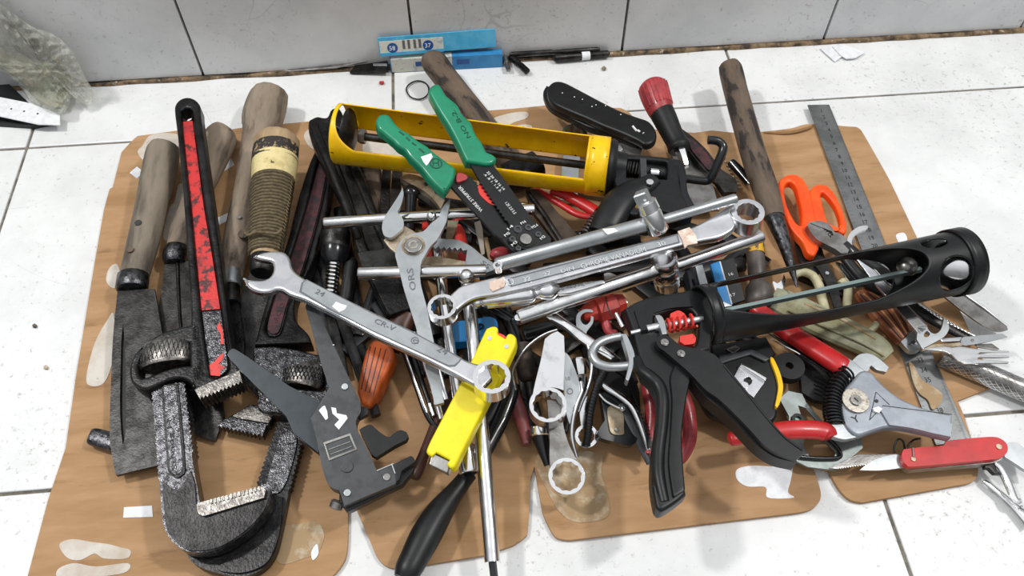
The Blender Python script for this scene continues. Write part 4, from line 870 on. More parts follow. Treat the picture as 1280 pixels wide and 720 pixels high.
bar('hex_key', 'thin black hex key beside the grey plier handle', 'hex key', [(494,386,3),(503,412,3),(511,432,3)], .03, .026, 'blackgloss', 3)
# ---- maroon pliers
t = T('maroon_handled_pliers', 'old pliers with two dull maroon grips spreading below the ring end of the combination wrench', 'pliers', (600,440), .020, (610,560), .018)
t.tube('grip', [(622,468,0,9),(636,487,0,9.5),(648,512,0,10),(655,537,0,8.5),(658,556,0,6)], 'maroon')
t.tube('grip', [(570,490,-.006,7),(552,515,-.004,7.5),(539,545,-.002,7),(530,568,0,7),(521,590,0,8),(518,598,0,6)], 'brownp', label='darker brown left grip')
t.plate('pivot_head', [(585,430),(610,425),(625,450),(622,470),(600,470),(585,490),(570,490),(575,460)], -.004, .004, 'darksteel')
t = T('black_handled_pliers', 'glossy black grip with chrome edge strip between the yellow knife and the maroon grip', 'pliers', (634,500), .026, (604,572), .02)
t.tube('grip', [(642,480,0,8),(636,500,0,10),(626,525,0,10),(612,555,0,9),(603,575,0,7)], 'blackgloss', h=.7); t.tube('chrome_strip', [(631,522,.007,1.6),(622,538,.007,1.6),(612,556,.006,1.6)], 'chrome')
t.tube('grip', [(628,490,-.003,8),(615,515,-.003,8),(600,540,-.004,7)], 'blackrub', h=.7)
t = T('blue_clamp', 'bright blue plastic clamp seen behind the top of the yellow knife', 'clamp', (568,410), .034, (620,402), .034)
t.plate('jaw', [(568,404),(590,400),(608,396),(618,398),(622,404),(621,413),(610,424,1),(566,428,1)], -.008, .004, 'blue', holes=[[(583,412,1),(600,406,1),(601,409,1),(584,415,1)]], bev=.0015)
t.tube('spring_wire', [(588,411,.005,1),(600,405,.005,1),(604,409,.005,1),(590,414,.005,1)], 'darksteel')
# ---- chrome ring wrench pointing down
t = T('ring_wrench', 'wide chrome ring wrench with flat polished shank pointing down in the middle', 'wrench', (693,420), .066, (685,508), .060)
t.plate('shank', [(681,424,1),(688,418),(697,414,1),(705,420,1),(706,444,1),(705,470),(704.5,488,1),(696,485),(685,484),(674,487),(666,493,1),(667,487,1),(671,470),(676,450)], -.003, .003, 'chrome', bev=.001)
t.ring('ring_end', (685,505.5), -.010, .005, 23.5, 19.5, 'chrome', bev=.001)
t = T('ring_wrench', 'dark shanked ring wrench whose polished ring hangs lowest over the cardboard', 'wrench', (692,520), .044, (708,595), .034)
t.plate('shank', [(684,500,1),(702,500,1),(704,530),(711,555),(721,575,1),(714,573.5),(704,573.5),(694,578),(688,584,1),(687,570),(687,545)], -.004, .002, 'steel', bev=.0012)
t.ring('ring_end', (708.5,595), -.007, .0045, 23, 19, 'chrome', bev=.001)
t = T('ring_wrench', 'smallest ring end, chrome, crossed by the ribbed black cord', 'wrench', (727,500), .03, (733,545), .02)
t.plate('shank', [(722,495,1),(735,495,1),(736,520,1),(740,533.5,1),(733,531.5),(726,534,1),(724,520,1)], -.003, .002, 'chrome'); t.ring('ring_end', (733,545), -.004, .0035, 14.5, 10.5, 'chrome', bev=.0008)
t = T('ring_wrench', 'dark twelve-point ring end peeping out behind the yellow barrel and black knife', 'wrench', (718,168), .018, (706,222), .014)
t.ring('ring_end', (718,167), -.006, .006, 16, 12, 'steel', bev=.001); t.plate('shank', [(707,180,1),(727,180,1),(724,205,1),(722,250,1),(700,250,1),(702,205,1)], -.004, .003, 'zinc')
t = T('open_end_wrench', 'small dull open-end wrench head next to the red plastic barrel', 'wrench', (731,398), .056, (725,430), .045)
t.plate('head', [(741,388,1),(737,386.5),(729,387),(722,392),(720,400),(721,412),(723,425,1),(733,428,1),(733,416),(736,411),(741,404),(742,396,1),(738.5,395,1),(738,401),(733,406),(728,404),(725.5,398),(728,392.5),(734,390),(741,390.5,1)], -.002, .003, 'zinc', bev=.0005)
t = T('steel_strap', 'thin curved steel strap arching left of the wide chrome ring wrench', 'strap', (695,414), .064, (642,466), .05)
t.tube('strap', [(697,413,0,1.9),(685,417,0,1.9),(672,424,0,1.9),(659,435,0,1.9),(648,450,0,1.9),(641,465,0,1.9),(643,478,0,1.7),(645,486,-.004,1.6)], 'satin', h=2.2)
t = T('ratchet_handle', 'flat chrome ratchet handle running diagonally under the polished bar to the U hook', 'ratchet', (692,396), .062, (772,452), .05)
t.tube('handle', [(684,390,0,8),(700,402,0,7.5),(720,416,0,7),(742,431,0,7),(760,443,0,6),(773,452,0,4.5)], 'chrome', h=.5, power=.7)
t.tube('edge_groove', [(688,400,.0035,1.5),(705,410,.0035,2),(722,424,.003,1.2)], 'darksteel', h=.4)
t = T('iron_plug', 'rusty brown round iron plug under the thin steel strap', 'plug', (657,430), .036, (659,474), .03)
t.tube('body', [(654,430,0,9),(656,448,0,11),(658,462,0,12.5),(660,472,0,11),(661,476,0,7)], mat('rusty_iron', '#4a3f36', .6, .4, c2='#2e2925', sc=90, bump=.5)); t.tube('thread', [(661,478,-.002,6),(666,500,-.004,6),(672,520,-.006,6)], 'darksteel')
t = T('socket_bit', 'black tapered socket bit with chrome collar left of the lowest ring wrench', 'socket', (676,534), .028, (684,576), .02)
t.rod('collar', (674,533), 0, (675,545), 0, [(0,11),(.1,12.5),(.9,12.5),(1,11)], 'chrome'); t.rod('bit', (675,545), 0, (685,582), 0, [(0,11),(.35,9),(.8,6),(1,5)], 'blackgloss')
t = T('vise_grip_pliers', 'flat blue-grey locking plier handle stamped with letters right of the wide ring wrench', 'pliers', (712,445), .058, (716,530), .044)
t.plate('handle', [(706,440,1),(712,446),(719,462),(724,478),(727,489),(722,502),(716,520,1),(712,530,1),(707,512),(705,480)], -.003, .002, 'zinc'); t.text('stamped_letters', 'GRIP', (712,478), (716,500), .0022, 6, 'engrave') if False else None
t.ring('stamped_mark', (712.5,489), .0018, .0024, 4, 3, 'engrave', pts=0, bev=0); t.text('stamped_mark', '10', (708,476), (713,475), .0022, 5, 'engrave')
t.tube('curved_lever', [(726,478,.001,3),(727,489,.002,3),(722,503,.002,3),(716,525,.001,3),(715,548,-.002,3),(721,572,-.006,2.4)], 'chrome', h=1.4)
t = T('locking_lever', 'slim curved chrome lever passing left of the ribbed black cord', 'lever', (737,435), .058, (725,512), .04)
t.tube('lever', [(734,432,0,2.4),(739,448,0,2.4),(739,468,0,2.4),(734,487,0,2.4),(727,503,0,2.4),(723,515,0,2)], 'satin', h=1.6); t.tube('spine', [(729,470,-.004,5),(727,490,-.004,6),(721,512,-.006,5)], 'blackgloss', h=.6)
t = T('socket_extension', 'small chrome socket with square stem above the smallest ring end', 'socket', (724,455), .05, (727,490), .04)
t.rod('socket', (723,447), 0, (726,468), 0, [(0,7),(.1,9),(.7,8.5),(1,7)], 'chrome', seg=6); t.rod('stem', (725,468), -.001, (727,492), -.002, [(0,5),(1,5)], 'satin', seg=4)
t = T('ribbed_cord', 'ribbed black cord looping down across the smallest ring end', 'cord', (756,462), .052, (733,558), .026)
co = t.tube('cord', [(772,448,0,4.5),(755,466,0,4.8),(745,487,0,4.8),(738,514,0,4.6),(735,540,0,4.6),(733,558,0,4.6)], 'blackrub')
t.spring('cord_ribs', [(770,450,0),(755,466,0),(745,487,0),(738,514,0),(735,540,0),(733,557,0)], 4.6, .8, 34, 'black', on=co, seg=5, per=10)
t = T('locking_pliers', 'dark chrome locking pliers with bowed polished lever below the U hook', 'pliers', (745,480), .040, (800,556), .026)
t.plate('body', [(751,493,1),(765,485),(785,500),(795,530),(797,548),(788,557),(770,553),(750,547),(748,538),(756,525,1)], -.006, .003, 'blackgloss', bev=.0018)
t.plate('side_plate', [(760,510),(770,508),(779,516),(780,535),(779,543),(765,542),(761,530)], .003, .0045, 'beige'); t.disc('rivet', (771,537), .0045, .0058, 2.6, 'steel')
t.tube('bowed_lever', [(746,474,.004,3),(757,484,.006,4),(775,495,.007,4.5),(790,508,.007,4.8),(800,528,.006,4.8),(807,548,.004,4.4),(811,562,.002,3.4)], 'chrome', h=.8)
t.tube('inner_lever', [(776,505,.002,5),(786,525,.002,6),(797,548,.001,6),(812,580,-.002,4)], 'charcoal', h=.5)
t.tube('link', [(749,493,.005,1.8),(758,502,.006,1.8),(772,509,.007,1.8),(780,512,.007,2.6)], 'chrome'); t.ball('link_pin', (778,511), .008, 3.6, 'chrome')
t = T('notched_strap', 'black notched plastic strap curving behind the grip of the black gun', 'strap', (778,470), .046, (812,560), .032)
st_ = [(772,462),(786,478),(797,500),(806,525),(813,555)]
t.plate('strap', [(770,464,1),(780,470),(790,488),(799,512),(806,540),(811,560,1),(818,556,1)]+zig((817,552), (782,464), 18, 3), -.003, .002, 'black', bev=.0004)
t = T('dark_grip', 'wide dull brown-black plastic grip directly below the U hook', 'handle', (760,452), .03, (785,500), .03)
t.plate('grip', [(748,455,1),(765,458),(790,466),(800,490),(798,520),(780,505),(760,492),(748,478)], -.010, .004, 'blackrub', bev=.004)
# ---- red plastic barrel
t = T('red_barrel', 'dusty red faceted plastic barrel touching the black caulking gun frame', 'knob', (735,395), .052, (778,378), .052)
t.tube('barrel', [(728,394,0,8),(733,392,0,12),(744,389,0,13),(746,388.5,0,17),(768,381,0,18),(770,380,0,13),(780,377,0,10)], mat('dusty_red_plastic', '#d4412f', .45, 0, c2='#a8332c', sc=60), smooth=False, seg=8); t.tube('joint_line', [(757,370,.012,.8),(760,384,.0155,.8),(766,398,.012,.8)], 'darkmark')
t.tube('lower_prong', [(756,400,-.004,6),(760,413,-.006,5.5),(767,418,-.006,4.5),(768,414,-.006,4)], 'redold')
t = T('tin_shears', 'thin crumpled chrome jaw tip just above the red plastic barrel', 'shears', (755,348), .058, (790,372), .05)
t.plate('jaw', [(755,342,1),(763,341),(775,347),(782,356,1),(775,353),(766,356),(757,352)], -.002, .002, 'steel'); t.tube('edge', [(768,370,0,2),(778,372,0,2.4),(784,379,0,1.6)], 'chrome')
# ---- red grips behind
t = T('red_spring_pliers', 'pliers with two glossy red grips and coil spring between yellow barrel and grey T-bar', 'pliers', (672,238), .048, (742,272), .052)
t.tube('bowed_grip', [(668,236,0,4),(684,245,0,4.2),(702,256,0,4.6),(718,266,0,4.6),(730,270,0,4.4),(740,271,0,4)], 'red', h=.8)
t.tube('grip', [(690,238,.002,6),(706,243,.003,7),(720,250,.003,7.5),(734,258,.003,8),(745,265,.003,8)], 'red', h=.8)
t.spring('spring', [(748,269,.002),(740,280,.001),(731,294,0)], 7, 1.4, 8, 'steel'); t.tube('spring_core', [(748,269,.002,4),(740,280,.001,4.5),(731,294,0,4.5)], 'darksteel')
t = T('flat_iron_bar', 'dull olive brown flat iron bar between wire stripper and red grips', 'bar', (662,238), .05, (712,300), .05)
t.plate('bar', HARD([(656,236),(672,236),(726,298),(700,308),(664,262)]), -.004, .002, mat('olive_iron', '#54493f', .55, .5, c2='#3e362f', sc=50)); t.tube('edge_rib', [(660,240,.003,3.4),(680,268,.003,3.4),(703,304,.003,3.4)], 'darksteel', smooth=False)
t = T('chrome_peg', 'short chrome pin end right of the wire stripper plates', 'pin', (655,258), .058, (668,260), .058)
t.rod('pin', (652,257), 0, (668,260), 0, [(0,5),(.9,5),(1,4)], 'chrome')
# ---- tools behind the ORS pliers
t = T('curved_jaw_pliers', 'stained beige curved plier jaw with two rivets under the left green grip', 'pliers', (506,222), .054, (552,256), .054)
t.plate('jaw', [(500,222,1),(508,218),(520,219),(532,224),(543,231),(552,241),(556,250,1),(551,261,1),(545,253),(536,243),(524,235),(512,229)], -.004, .003, 'beige')
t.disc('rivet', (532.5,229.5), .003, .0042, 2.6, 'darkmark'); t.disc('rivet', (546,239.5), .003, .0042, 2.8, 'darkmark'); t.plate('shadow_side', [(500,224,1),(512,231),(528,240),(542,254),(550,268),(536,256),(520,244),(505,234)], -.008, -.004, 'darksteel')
t = T('ball_end_bar', 'black bar with a shiny domed end left of the beige plier jaw', 'bar', (514,240), .05, (510,300), .04)
t.tube('bar', [(514,241,0,8),(513,262,0,7),(511,300,0,7)], 'blackgloss'); t.ball('domed_end', (514,240), .001, 10.5, 'blackgloss', sq=.8)
t = T('brown_wood_handle', 'dirty brown wooden handle seen below the left half of the yellow barrel', 'handle', (463,205), .03, (474,290), .02)
t.tube('handle', [(460,200,0,13),(466,230,0,14),(472,262,0,13),(478,300,0,10)], 'wooddark', h=.7)
t = T('file', 'first of two flat black files standing right of the brown wooden handle', 'file', (483,205), .038, (476,300), .028)
t.plate('blade', HARD([(479,200),(489,200),(484,300),(471,300)]), -.003, .002, 'iron')
t = T('file', 'second flat black file, nearer the shiny domed bar end', 'file', (496,205), .040, (486,300), .03)
t.plate('blade', HARD([(491,205),(503,207),(497,300),(484,300)]), -.003, .002, 'darksteel')
t = T('old_hammer', 'old hammer with its round brown shaft reaching the blue cartons at the wall', 'hammer', (543,80), .030, (640,215), .030)
t.tube('shaft', [(540,72,0,13),(543,78,0,16.5),(556,96,0,16),(578,124,0,16),(600,152,0,16.5),(624,185,0,17),(645,213,0,17)], 'wooddark', h=.9)
t.tube('head', [(630,225,0,17),(650,218,0,19),(672,208,0,18)], 'iron', power=.6)
# ---- the gap between ORS pliers and wire stripper
t = T('red_tipped_pliers', 'pliers with pointed bright red grip showing through the serrated jaw', 'pliers', (574,285), .044, (584,330), .044)
t.tube('grip', [(573.5,281,0,2),(575,290,0,6),(577,305,0,8),(581,322,0,8),(586,345,0,7)], 'redpatch', h=.8); t.tube('grip', [(530,276,0,3),(535,292,0,7),(537,312,-.004,8),(540,340,-.006,7)], 'redpatch', h=.8)
t = T('paint_stick', 'narrow white painted stick standing in the dark gap left of the wire stripper', 'stick', (599,278), .048, (604,318), .040)
t.plate('stick', HARD([(593,278),(600,275.5),(603,285),(606,317),(602,319),(596,292)]), -.003, .003, 'residue')
bar('pencil', 'thin yellowish wooden stick beside the white painted stick', 'pencil', [(607,298,3),(611,315,3),(614,326,3)], .044, .04, 'woodlight', 3)
t = T('plug', 'small round red plastic plug peeping over the left end of the grey T-bar', 'cap', (616,318), .062, (636,316), .062)
t.tube('cap', [(615,322,0,4),(619,319,0,8),(627,317,0,9),(634,316,0,7),(637,316,0,3)], 'redold', n=4)
t = T('beige_scraper', 'small worn beige metal plate below the upper crossbar', 'plate', (560,275), .046, (572,300), .04)
t.plate('plate', HARD([(560,274),(574,273),(571,288),(563,305),(557,296)]), -.002, .002, 'beige')
t = T('hidden_socket', 'short chrome socket seen under the serrated plier teeth', 'socket', (546,308), .044, (549,330), .04)
t.rod('socket', (544,306), 0, (548,332), 0, [(0,6),(.1,7),(1,7)], 'chrome')
# ---- made-up filler bars, added to keep the gaps in the heap dark
import itertools
FG = 'dark filler bars added to blacken gaps in the heap'
k_ = 0
for (a, b, z, r) in [((392,300),(470,520),.012,8),((425,262),(452,420),.010,9),((448,420),(480,330),.014,8),((470,300),(560,470),.010,9),((500,300),(545,420),.014,9),
    ((560,330),(600,430),.012,10),((520,330),(640,400),.010,10),((600,300),(700,380),.012,11),((620,420),(700,470),.010,9),((590,270),(660,330),.012,11),((640,400),(780,350),.010,11),
    ((680,340),(860,330),.016,12),((700,440),(760,400),.014,10),((740,400),(800,440),.012,10),((690,300),(800,300),.014,12),((740,310),(830,380),.012,12),((800,350),(930,330),.012,12),((840,300),(905,400),.012,11),
    ((620,360),(660,460),.010,9),((730,430),(760,500),.010,8),((655,500),(690,440),.010,8),((880,320),(900,430),.012,10),((560,260),(610,300),.014,10),((545,300),(590,300),.010,10),((395,330),(410,440),.010,8),((545,400),(585,520),.008,9),
    ((850,380),(990,395),.012,8),((525,250),(600,262),.012,9),((800,270),(900,300),.014,12),((720,470),(705,540),.010,6),((470,380),(530,470),.016,9),((430,440),(480,400),.010,9),((410,380),(430,470),.010,8),((600,380),(640,440),.010,9),((655,420),(720,400),.016,11),((700,380),(770,440),.018,9),((720,370),(790,400),.014,11),((600,350),(700,345),.014,9),((890,395),(960,440),.010,10),((1000,440),(1050,500),.008,9),((1010,400),(1040,470),.008,7),((985,410),(1050,480),.007,8),((900,340),(940,300),.010,9),((1000,345),(1060,370),.007,7),((880,360),(900,330),.012,9),((640,310),(750,300),.014,10),((860,340),(880,430),.014,10),((760,290),(860,350),.010,12),((500,270),(590,290),.012,9),((420,380),(470,470),.008,8),((560,440),(600,400),.008,10),((650,440),(665,540),.008,8),((800,440),(840,520),.010,8),((590,480),(650,500),.008,7),((895,290),(960,330),.010,9),((705,230),(770,240),.016,9),((760,420),(790,480),.012,11),((500,380),(530,440),.012,9)]:
    t = T('dark_bar', 'added dark filler bar that blackens the gaps under the brighter tools in the middle', 'bar', a, z, b, z+.002, group=FG)
    t.tube('bar', [(*a, 0, r*.8), ((a[0]*.95+b[0]*.05), (a[1]*.95+b[1]*.05), 0, r), ((a[0]+b[0])/2, (a[1]+b[1])/2, 0, r*.92), (*b, 0, r*.8)], ('darksteel','iron','blackgloss','black')[k_ % 4], h=.7, power=.75, seg=10); k_ += 1
# ================================================================ TOOLS, right side
# --- black caulking gun
t = T('caulking_gun', 'black caulking gun with open frame barrel, red coil and curved grip at the right', 'caulking gun', (880,394), .078, (1195,328), .068)
def fb(tt, ph):
    ph = ph % 360; p1 = ((ph+180) % 360)-180
    top = min(p1-2, 42-p1)/30; bot = min(ph-160, 236-ph)/30
    # near strip starts broad and narrows
    wid = 160-46*max(0, 1-(tt-.03)/.34)**1.6 if tt > .03 else 40
    bot = min(ph-wid, 236-ph)/30
    topw = 42+50*max(0, 1-(tt-.0)/.12)**2; top = min(p1-2, topw-p1)/30
    mouth = (.035-tt)*30
    # sleeve with arched openings on the upper and lower faces
    dphi = abs(ph-101)/60 if 41 <= ph <= 161 else 9
    if dphi < 1: s_ = (tt-(.80-.22*dphi**2.2))*14
    elif 236 < ph < 362 : d2 = abs(ph-299)/63; s_ = (tt-(.80-.22*min(1, d2)**2.2))*14
    else: s_ = (tt-.62)*14
    v = max(top, bot, mouth, s_)
    # oval holes
    def hole(tc, pc, rt, rp): return math.hypot((tt-tc)/rt, (((ph-pc+180) % 360)-180)/rp)-1
    v = min(v, hole(.895, 142, .068, 34)*1.2, hole(.86, 72, .05, 14)*1.2, hole(.925, 255, .062, 30)*1.2)
    return v
t.shell('barrel', (880,394.5), 0, (1200,327), 0, 36.5, 39, fb, 'black', nt=240, nf=150, th=.0016)
t.shell('end_band', (1188,329.5), 0, (1205,326), 0, 41, 41, lambda a, b: 1, 'black', nt=3, nf=80, th=.0026)
t.shell('mouth_rim', (877,395), 0, (889,392.5), 0, 37.2, 37.2, lambda a, b: 1, 'black', nt=3, nf=80, th=.0022)
t.rod('push_rod', (893,392), 0, (1150,337), 0, [(0,4.6),(1,4.6)], mat('oiled_steel', '#9fb0ac', .25, .9), seg=6)
t.rod('plunger', (1158,340), -.002, (1194,332), -.002, [(0,5),(.1,12),(.5,24),(.75,32),(1,33)], 'chrome', seg=36)
t.ball('plunger_nut', (1134,333), .0, 13, 'steel', sq=.8)
body = [(781,385,1),(790,379),(810,371),(835,366),(855,363),(872,360),(886,358,1),(893,400,1),(889,436,1),(876,440,1),(866,456),(858,475),(854,500),(851,540),(852,577),(856,605),(858,618,1),(846,628),(830,638),(823,637),(819,628),(815,600),(816,566),(820,538),(823,505),(820,488),(812,475),(803,467,1),(799,445,1),(790,410,1)]
t.plate('frame', body, -.011, .006, 'black', holes=[[(818,395,1),(838,388),(856,385),(866,389),(874,402,1),(872,424),(866,432),(845,434,1),(836,416,1),(818,414,1)]], bev=.003)
t.plate('frame_panel', [(793,388,1),(815,378),(850,371),(862,370,1),(866,383,1),(838,385),(816,392,1),(815,408,1),(800,410,1)], .0055, .0075, 'black', bev=.0012)
t.tube('grip_ridge', [(797,448,.002,6),(801,462,.004,7.5),(812,471,.006,8.5),(823,482,.006,8.5),(828,500,.006,8.5),(827,530,.005,8.5),(823,565,.004,8.5),(823,595,.004,8.5),(830,628,.003,8)], 'black', n=7)
t.plate('grip_panel', [(846,452,1),(866,462,1),(858,500),(853,540),(854,577),(857,612,1),(842,622,1),(836,580),(838,540),(840,500),(838,470)], .0055, .0085, 'black', bev=.0015)
t.plate('lever', [(820,426),(825,420),(834,419.5),(842,425),(851,431.5),(866,435),(880,438),(894,444),(904,455),(914,469),(928,485),(941,500),(953,515),(966,530),(979,545),(990,554),(1004,563,1),(1006,565,1),(996,574,1),(984,571),(970,566),(955,556),(942,542),(922,521),(900,500),(881,486),(862,466),(846,452),(832,440),(824,434)], .0085, .0135, 'black', bev=.0016)
t.plate('lever_channel', [(868,452,1),(885,470),(910,492),(930,512),(950,535),(968,552),(992,567,1),(996,578,1),(970,572),(948,558),(930,540),(905,514),(880,494),(862,470,1)], -.006, .0085, 'black', bev=.0015)
t.tube('lever_edge', [(905,457,.0135,1.5),(930,487,.0135,1.5),(955,518,.0135,1.5),(980,546,.0135,1.5),(1003,563,.0135,1.5)], 'black')
for c_ in ((831,427.5),(851.5,441.5)): t.disc('rivet', c_, .013, .015, 5, 'steel', bev=.0008); t.ring('rivet_ring', c_, .0148, .0158, 3.4, 2, 'steel', pts=0, bev=.0003)
t.disc('screw_hole', (846.5,470.5), .0055, .0066, 3, 'darkmark', bev=0)
t.rod('rod_sleeve', (808,412), .006, (826,408), .006, [(0,6),(1,6.4)], 'chrome'); t.rod('rod_tip', (788,416.5), .006, (800,413.5), .006, [(0,3.4),(1,3.4)], 'chrome'); t.rod('rod_nut', (800,413.5), .006, (808,412), .006, [(0,5.6),(1,5.6)], 'black', seg=6)
t.plate('catch_plate', [(819,394,1),(826,394),(831,402),(834,417,1),(828,418,1),(824,405)], -.004, .012, 'zinc', bev=.001)
t.spring('red_coil', [(834,407.5,.006),(850,404.5,.006),(868,400.5,.006)], 8.5, 1.7, 5, 'redpatch'); t.rod('coil_rod', (832,408), .006, (878,398), .006, [(0,5),(1,5)], 'satin')
t.plate('release_tab', [(838,392,1),(848,388),(856,392,1),(858,400,1),(838,402,1)], -.006, .007, 'redpatch', bev=.001); t.plate('release_tab', [(850,420,1),(866,417,1),(870,422,1),(868,429),(856,431,1),(850,427,1)], -.004, .008, 'redpatch', bev=.001)
t.tube('u_hook', [(776,420.5,-.002,5),(767,422,-.002,5.2),(754,426,-.002,5.6),(744,433,-.002,5.8),(740.5,443,-.002,5.8),(746,453,-.002,5.8),(758,458,-.002,5.8),(772,458.5,-.002,5.6),(788,457,-.002,5.6)], 'zinc', n=7)
t.plate('hook_plate', [(777,417,1),(783,417,1),(793,441),(792,456),(786,475),(782,473,1),(786,455),(785,444)], -.006, .003, 'zinc', bev=.0005)
t.tube('side_pin', [(770,392,.002,2.6),(779,409,.002,2.6)], 'satin', smooth=False)
# --- red pliers behind the grip
t = T('red_handled_pliers', 'pliers with faded red rounded grips behind the curved black gun grip', 'pliers', (840,480), .034, (840,575), .022)
t.tube('grip', [(806,470,0,7),(811,490,0,8.5),(815,515,0,9),(813,545,0,8),(811,568,0,6)], 'redold'); t.tube('grip', [(846,480,0,8),(857,505,0,9.5),(862,530,0,9.5),(861,552,0,9),(853,570,0,8),(848,578,0,5)], 'redold')
# --- black round cutter with yellow strip
t = T('cable_cutter', 'round black plastic cutter with yellow curved strip and screwed metal plate', 'cutter', (900,455), .034, (975,490), .034)
t.plate('body', [(888,430,1),(905,428),(930,424),(958,420,1),(970,441,1),(964,449,1),(973,460),(978,480),(972,508,1),(971,520),(963,527),(948,520),(925,505),(900,485),(888,465)], -.012, .006, 'black', bev=.003)
t.plate('top_rib', [(898,444,1),(940,436,1),(963,448,1),(957,452,1),(938,443,1),(915,450,1),(900,455,1)], .006, .009, 'charcoal', bev=.001)
t.plate('yellow_strip', [(963,449),(966,447),(972,458),(977,472),(979,485),(976,500),(972,509),(969,508),(971,497),(973,483),(970,468)], .002, .009, 'yellow', bev=.0006)
t.plate('metal_plate', HARD([(925,456),(958,475),(942,497),(915,475)]), .006, .0085, 'satin', holes=[[(930,474),(936,471),(940,475),(938,480),(932,481)]], bev=.0004); t.plate('plate_flange', HARD([(925,455),(927,453),(959,472),(957,476)]), .008, .012, 'chrome')
t.disc('screw', (931,481), .0085, .0105, 4.6, 'chrome', bev=.0005); t.plate('bright_tab', HARD([(907,436),(920,431),(926,435),(917,442)]), .006, .009, 'steel')
t2 = t; t2.plate('lower_body', [(866,474),(876,500),(888,518),(903,524),(924,534),(945,537),(962,524),(940,495),(900,470)], -.016, -.006, 'black', bev=.003)
t = T('rubber_washer', 'thick black rubber disc with centre hole right of the yellow strip', 'washer', (975,455), .03, (1000,460), .03)
t.ring('disc', (987,457), -.006, .003, 19, 5, 'blackrub', pts=0, bev=.002)
t = T('black_bracket', 'flat black ribbed bracket between the rubber washer and big spring', 'bracket', (1000,470), .018, (1030,500), .018)
t.plate('bracket', HARD([(998,455),(1042,478),(1044,505),(1018,500),(1002,490)]), -.004, .002, 'blackrub')
for k in range(5): t.tube('rib', [(1018,470+k*5,.003,1),(1036,478+k*5,.003,1)], 'black', smooth=False, seg=6)
t = T('steel_frame_tool', 'flat steel frame with triangular cut-outs under the lower red grip', 'frame', (985,500), .020, (1070,565), .012)
t.plate('frame', [(974,498,1),(985,488,1),(1003,492,1),(1008,503,1),(1030,528,1),(1050,545,1),(1076,540,1),(1079,560,1),(1046,588,1),(1010,584,1),(996,577,1),(985,560,1),(986,520,1)], -.001, .0015, mat('grey_frame_steel', '#8b9290', .45, .6, c2='#7b827f', sc=60),
   holes=[HARD([(998,507),(1007,510),(1032,538),(1022,540),(1002,520)]), HARD([(1008,545),(1026,545),(1045,565),(1042,572),(1012,570),(1004,555)])], bev=.0004)
t.ring('eyelet', (998,524), .0015, .004, 8, 4, 'blackrub', pts=0); t.tube('wire_loop', [(1000,571,.004,2.6),(1025,573,.004,2.6),(1048,572,.004,2.6),(1050,565,.004,2.6),(1042,554,.004,2.6),(1026,541,.004,2.6)], 'blackgloss')
# --- automatic red stripper
t = T('automatic_wire_stripper', 'grey-bodied automatic wire stripper with two red grips and big black spring', 'wire stripper', (1050,470), .040, (1185,530), .036)
t.tube('upper_grip', [(940,383,-.012,9),(948,388,-.012,10.5),(963,400,-.010,11.5),(990,418,-.008,12.5),(1020,437,-.004,13),(1048,455,0,13.5),(1056,460,0,12)], 'red', h=.75, power=.85)
t.tube('grip_glint', [(984,420,-.004,3),(1010,437,-.004,3),(1030,450,-.004,3)], 'chrome') if False else None
t.plate('steel_arm', HARD([(1048,456),(1060,447),(1068,452),(1082,464),(1062,478),(1048,470)]), -.004, .003, 'zinc')
t.plate('cutting_jaw', [(1062,455,1),(1070,446),(1078,442),(1089,442.5),(1100,449),(1111,459,1),(1108,465,1),(1096,462),(1089,457),(1086,463,1),(1076,470,1)], -.003, .002, 'zinc')
bd = [(1052,497),(1054,488),(1066,475),(1074,465),(1082,462.5),(1090,465),(1097,473),(1108,484),(1124,496),(1145,506),(1168,513),(1191,518,1),(1189,547,1),(1170,543),(1150,538),(1128,534),(1108,534),(1088,540),(1075,544),(1066,541),(1057,530),(1053,515)]
t.plate('body', bd, -.004, .006, M.setdefault('greycast', mat('grey_cast_body', '#999ea6', .42, .35, c2='#8c9199', sc=60, bump=.1)), bev=.0025)
t.plate('body_slope', [(1098,508,1),(1130,512),(1165,522),(1190,530,1),(1189,546,1),(1165,541),(1140,535),(1112,531,1)], .0058, .0078, 'greycast', bev=.0008)
t.tube('scribed_line', [(1087,525,.0062,.5),(1095,490,.0062,.5),(1112,506,.0062,.5)], 'darkmark', smooth=False, seg=5); t.tube('scribed_line', [(1087,525,.0062,.5),(1104,507,.0062,.5),(1190,518,.0062,.5)], 'darkmark', smooth=False, seg=5)
t.text('scribed_mark', 'Y', (1068,529), (1076,526), .0063, 9, 'darkmark', th=.0001); t.disc('rivet_hole', (1096,501), .0055, .0068, 2.2, 'darkmark', bev=0)
t.plate('paint_fleck', HARD([(1091,510),(1098,508),(1103,511),(1099,516),(1093,514)]), .006, .0082, 'white', bev=0)
t.disc('pivot_washer', (1070,500), .006, .0085, 17, 'rustdisc'); t.disc('pivot_screw', (1070.5,499.5), .0085, .0105, 7, 'steel'); t.tube('screw_slot', [(1068,497,.0107,.8),(1073,502,.0107,.8)], 'darkmark', smooth=False, seg=5)
t.spring('return_spring', [(1058,466,.002),(1048,478,.002),(1042,492,.002),(1040,506,.002),(1041,519,.002),(1044,531,.002)], 10.5, 1.5, 17, 'blackgloss')
t.tube('spring_core', [(1056,468,.002,7),(1047,480,.002,7.5),(1041,500,.002,7.5),(1041,518,.002,7.5),(1044,530,.002,7)], 'iron')
t.tube('lower_grip', [(911,549,.0,6),(914,548.5,.0,9),(925,547,.0,9.5),(945,544,.0,9),(970,539,.001,11),(995,537,.002,12),(1020,537.5,.002,12),(1034,541,.002,12),(1039,547,.002,8)], 'red', h=.75, power=.9)
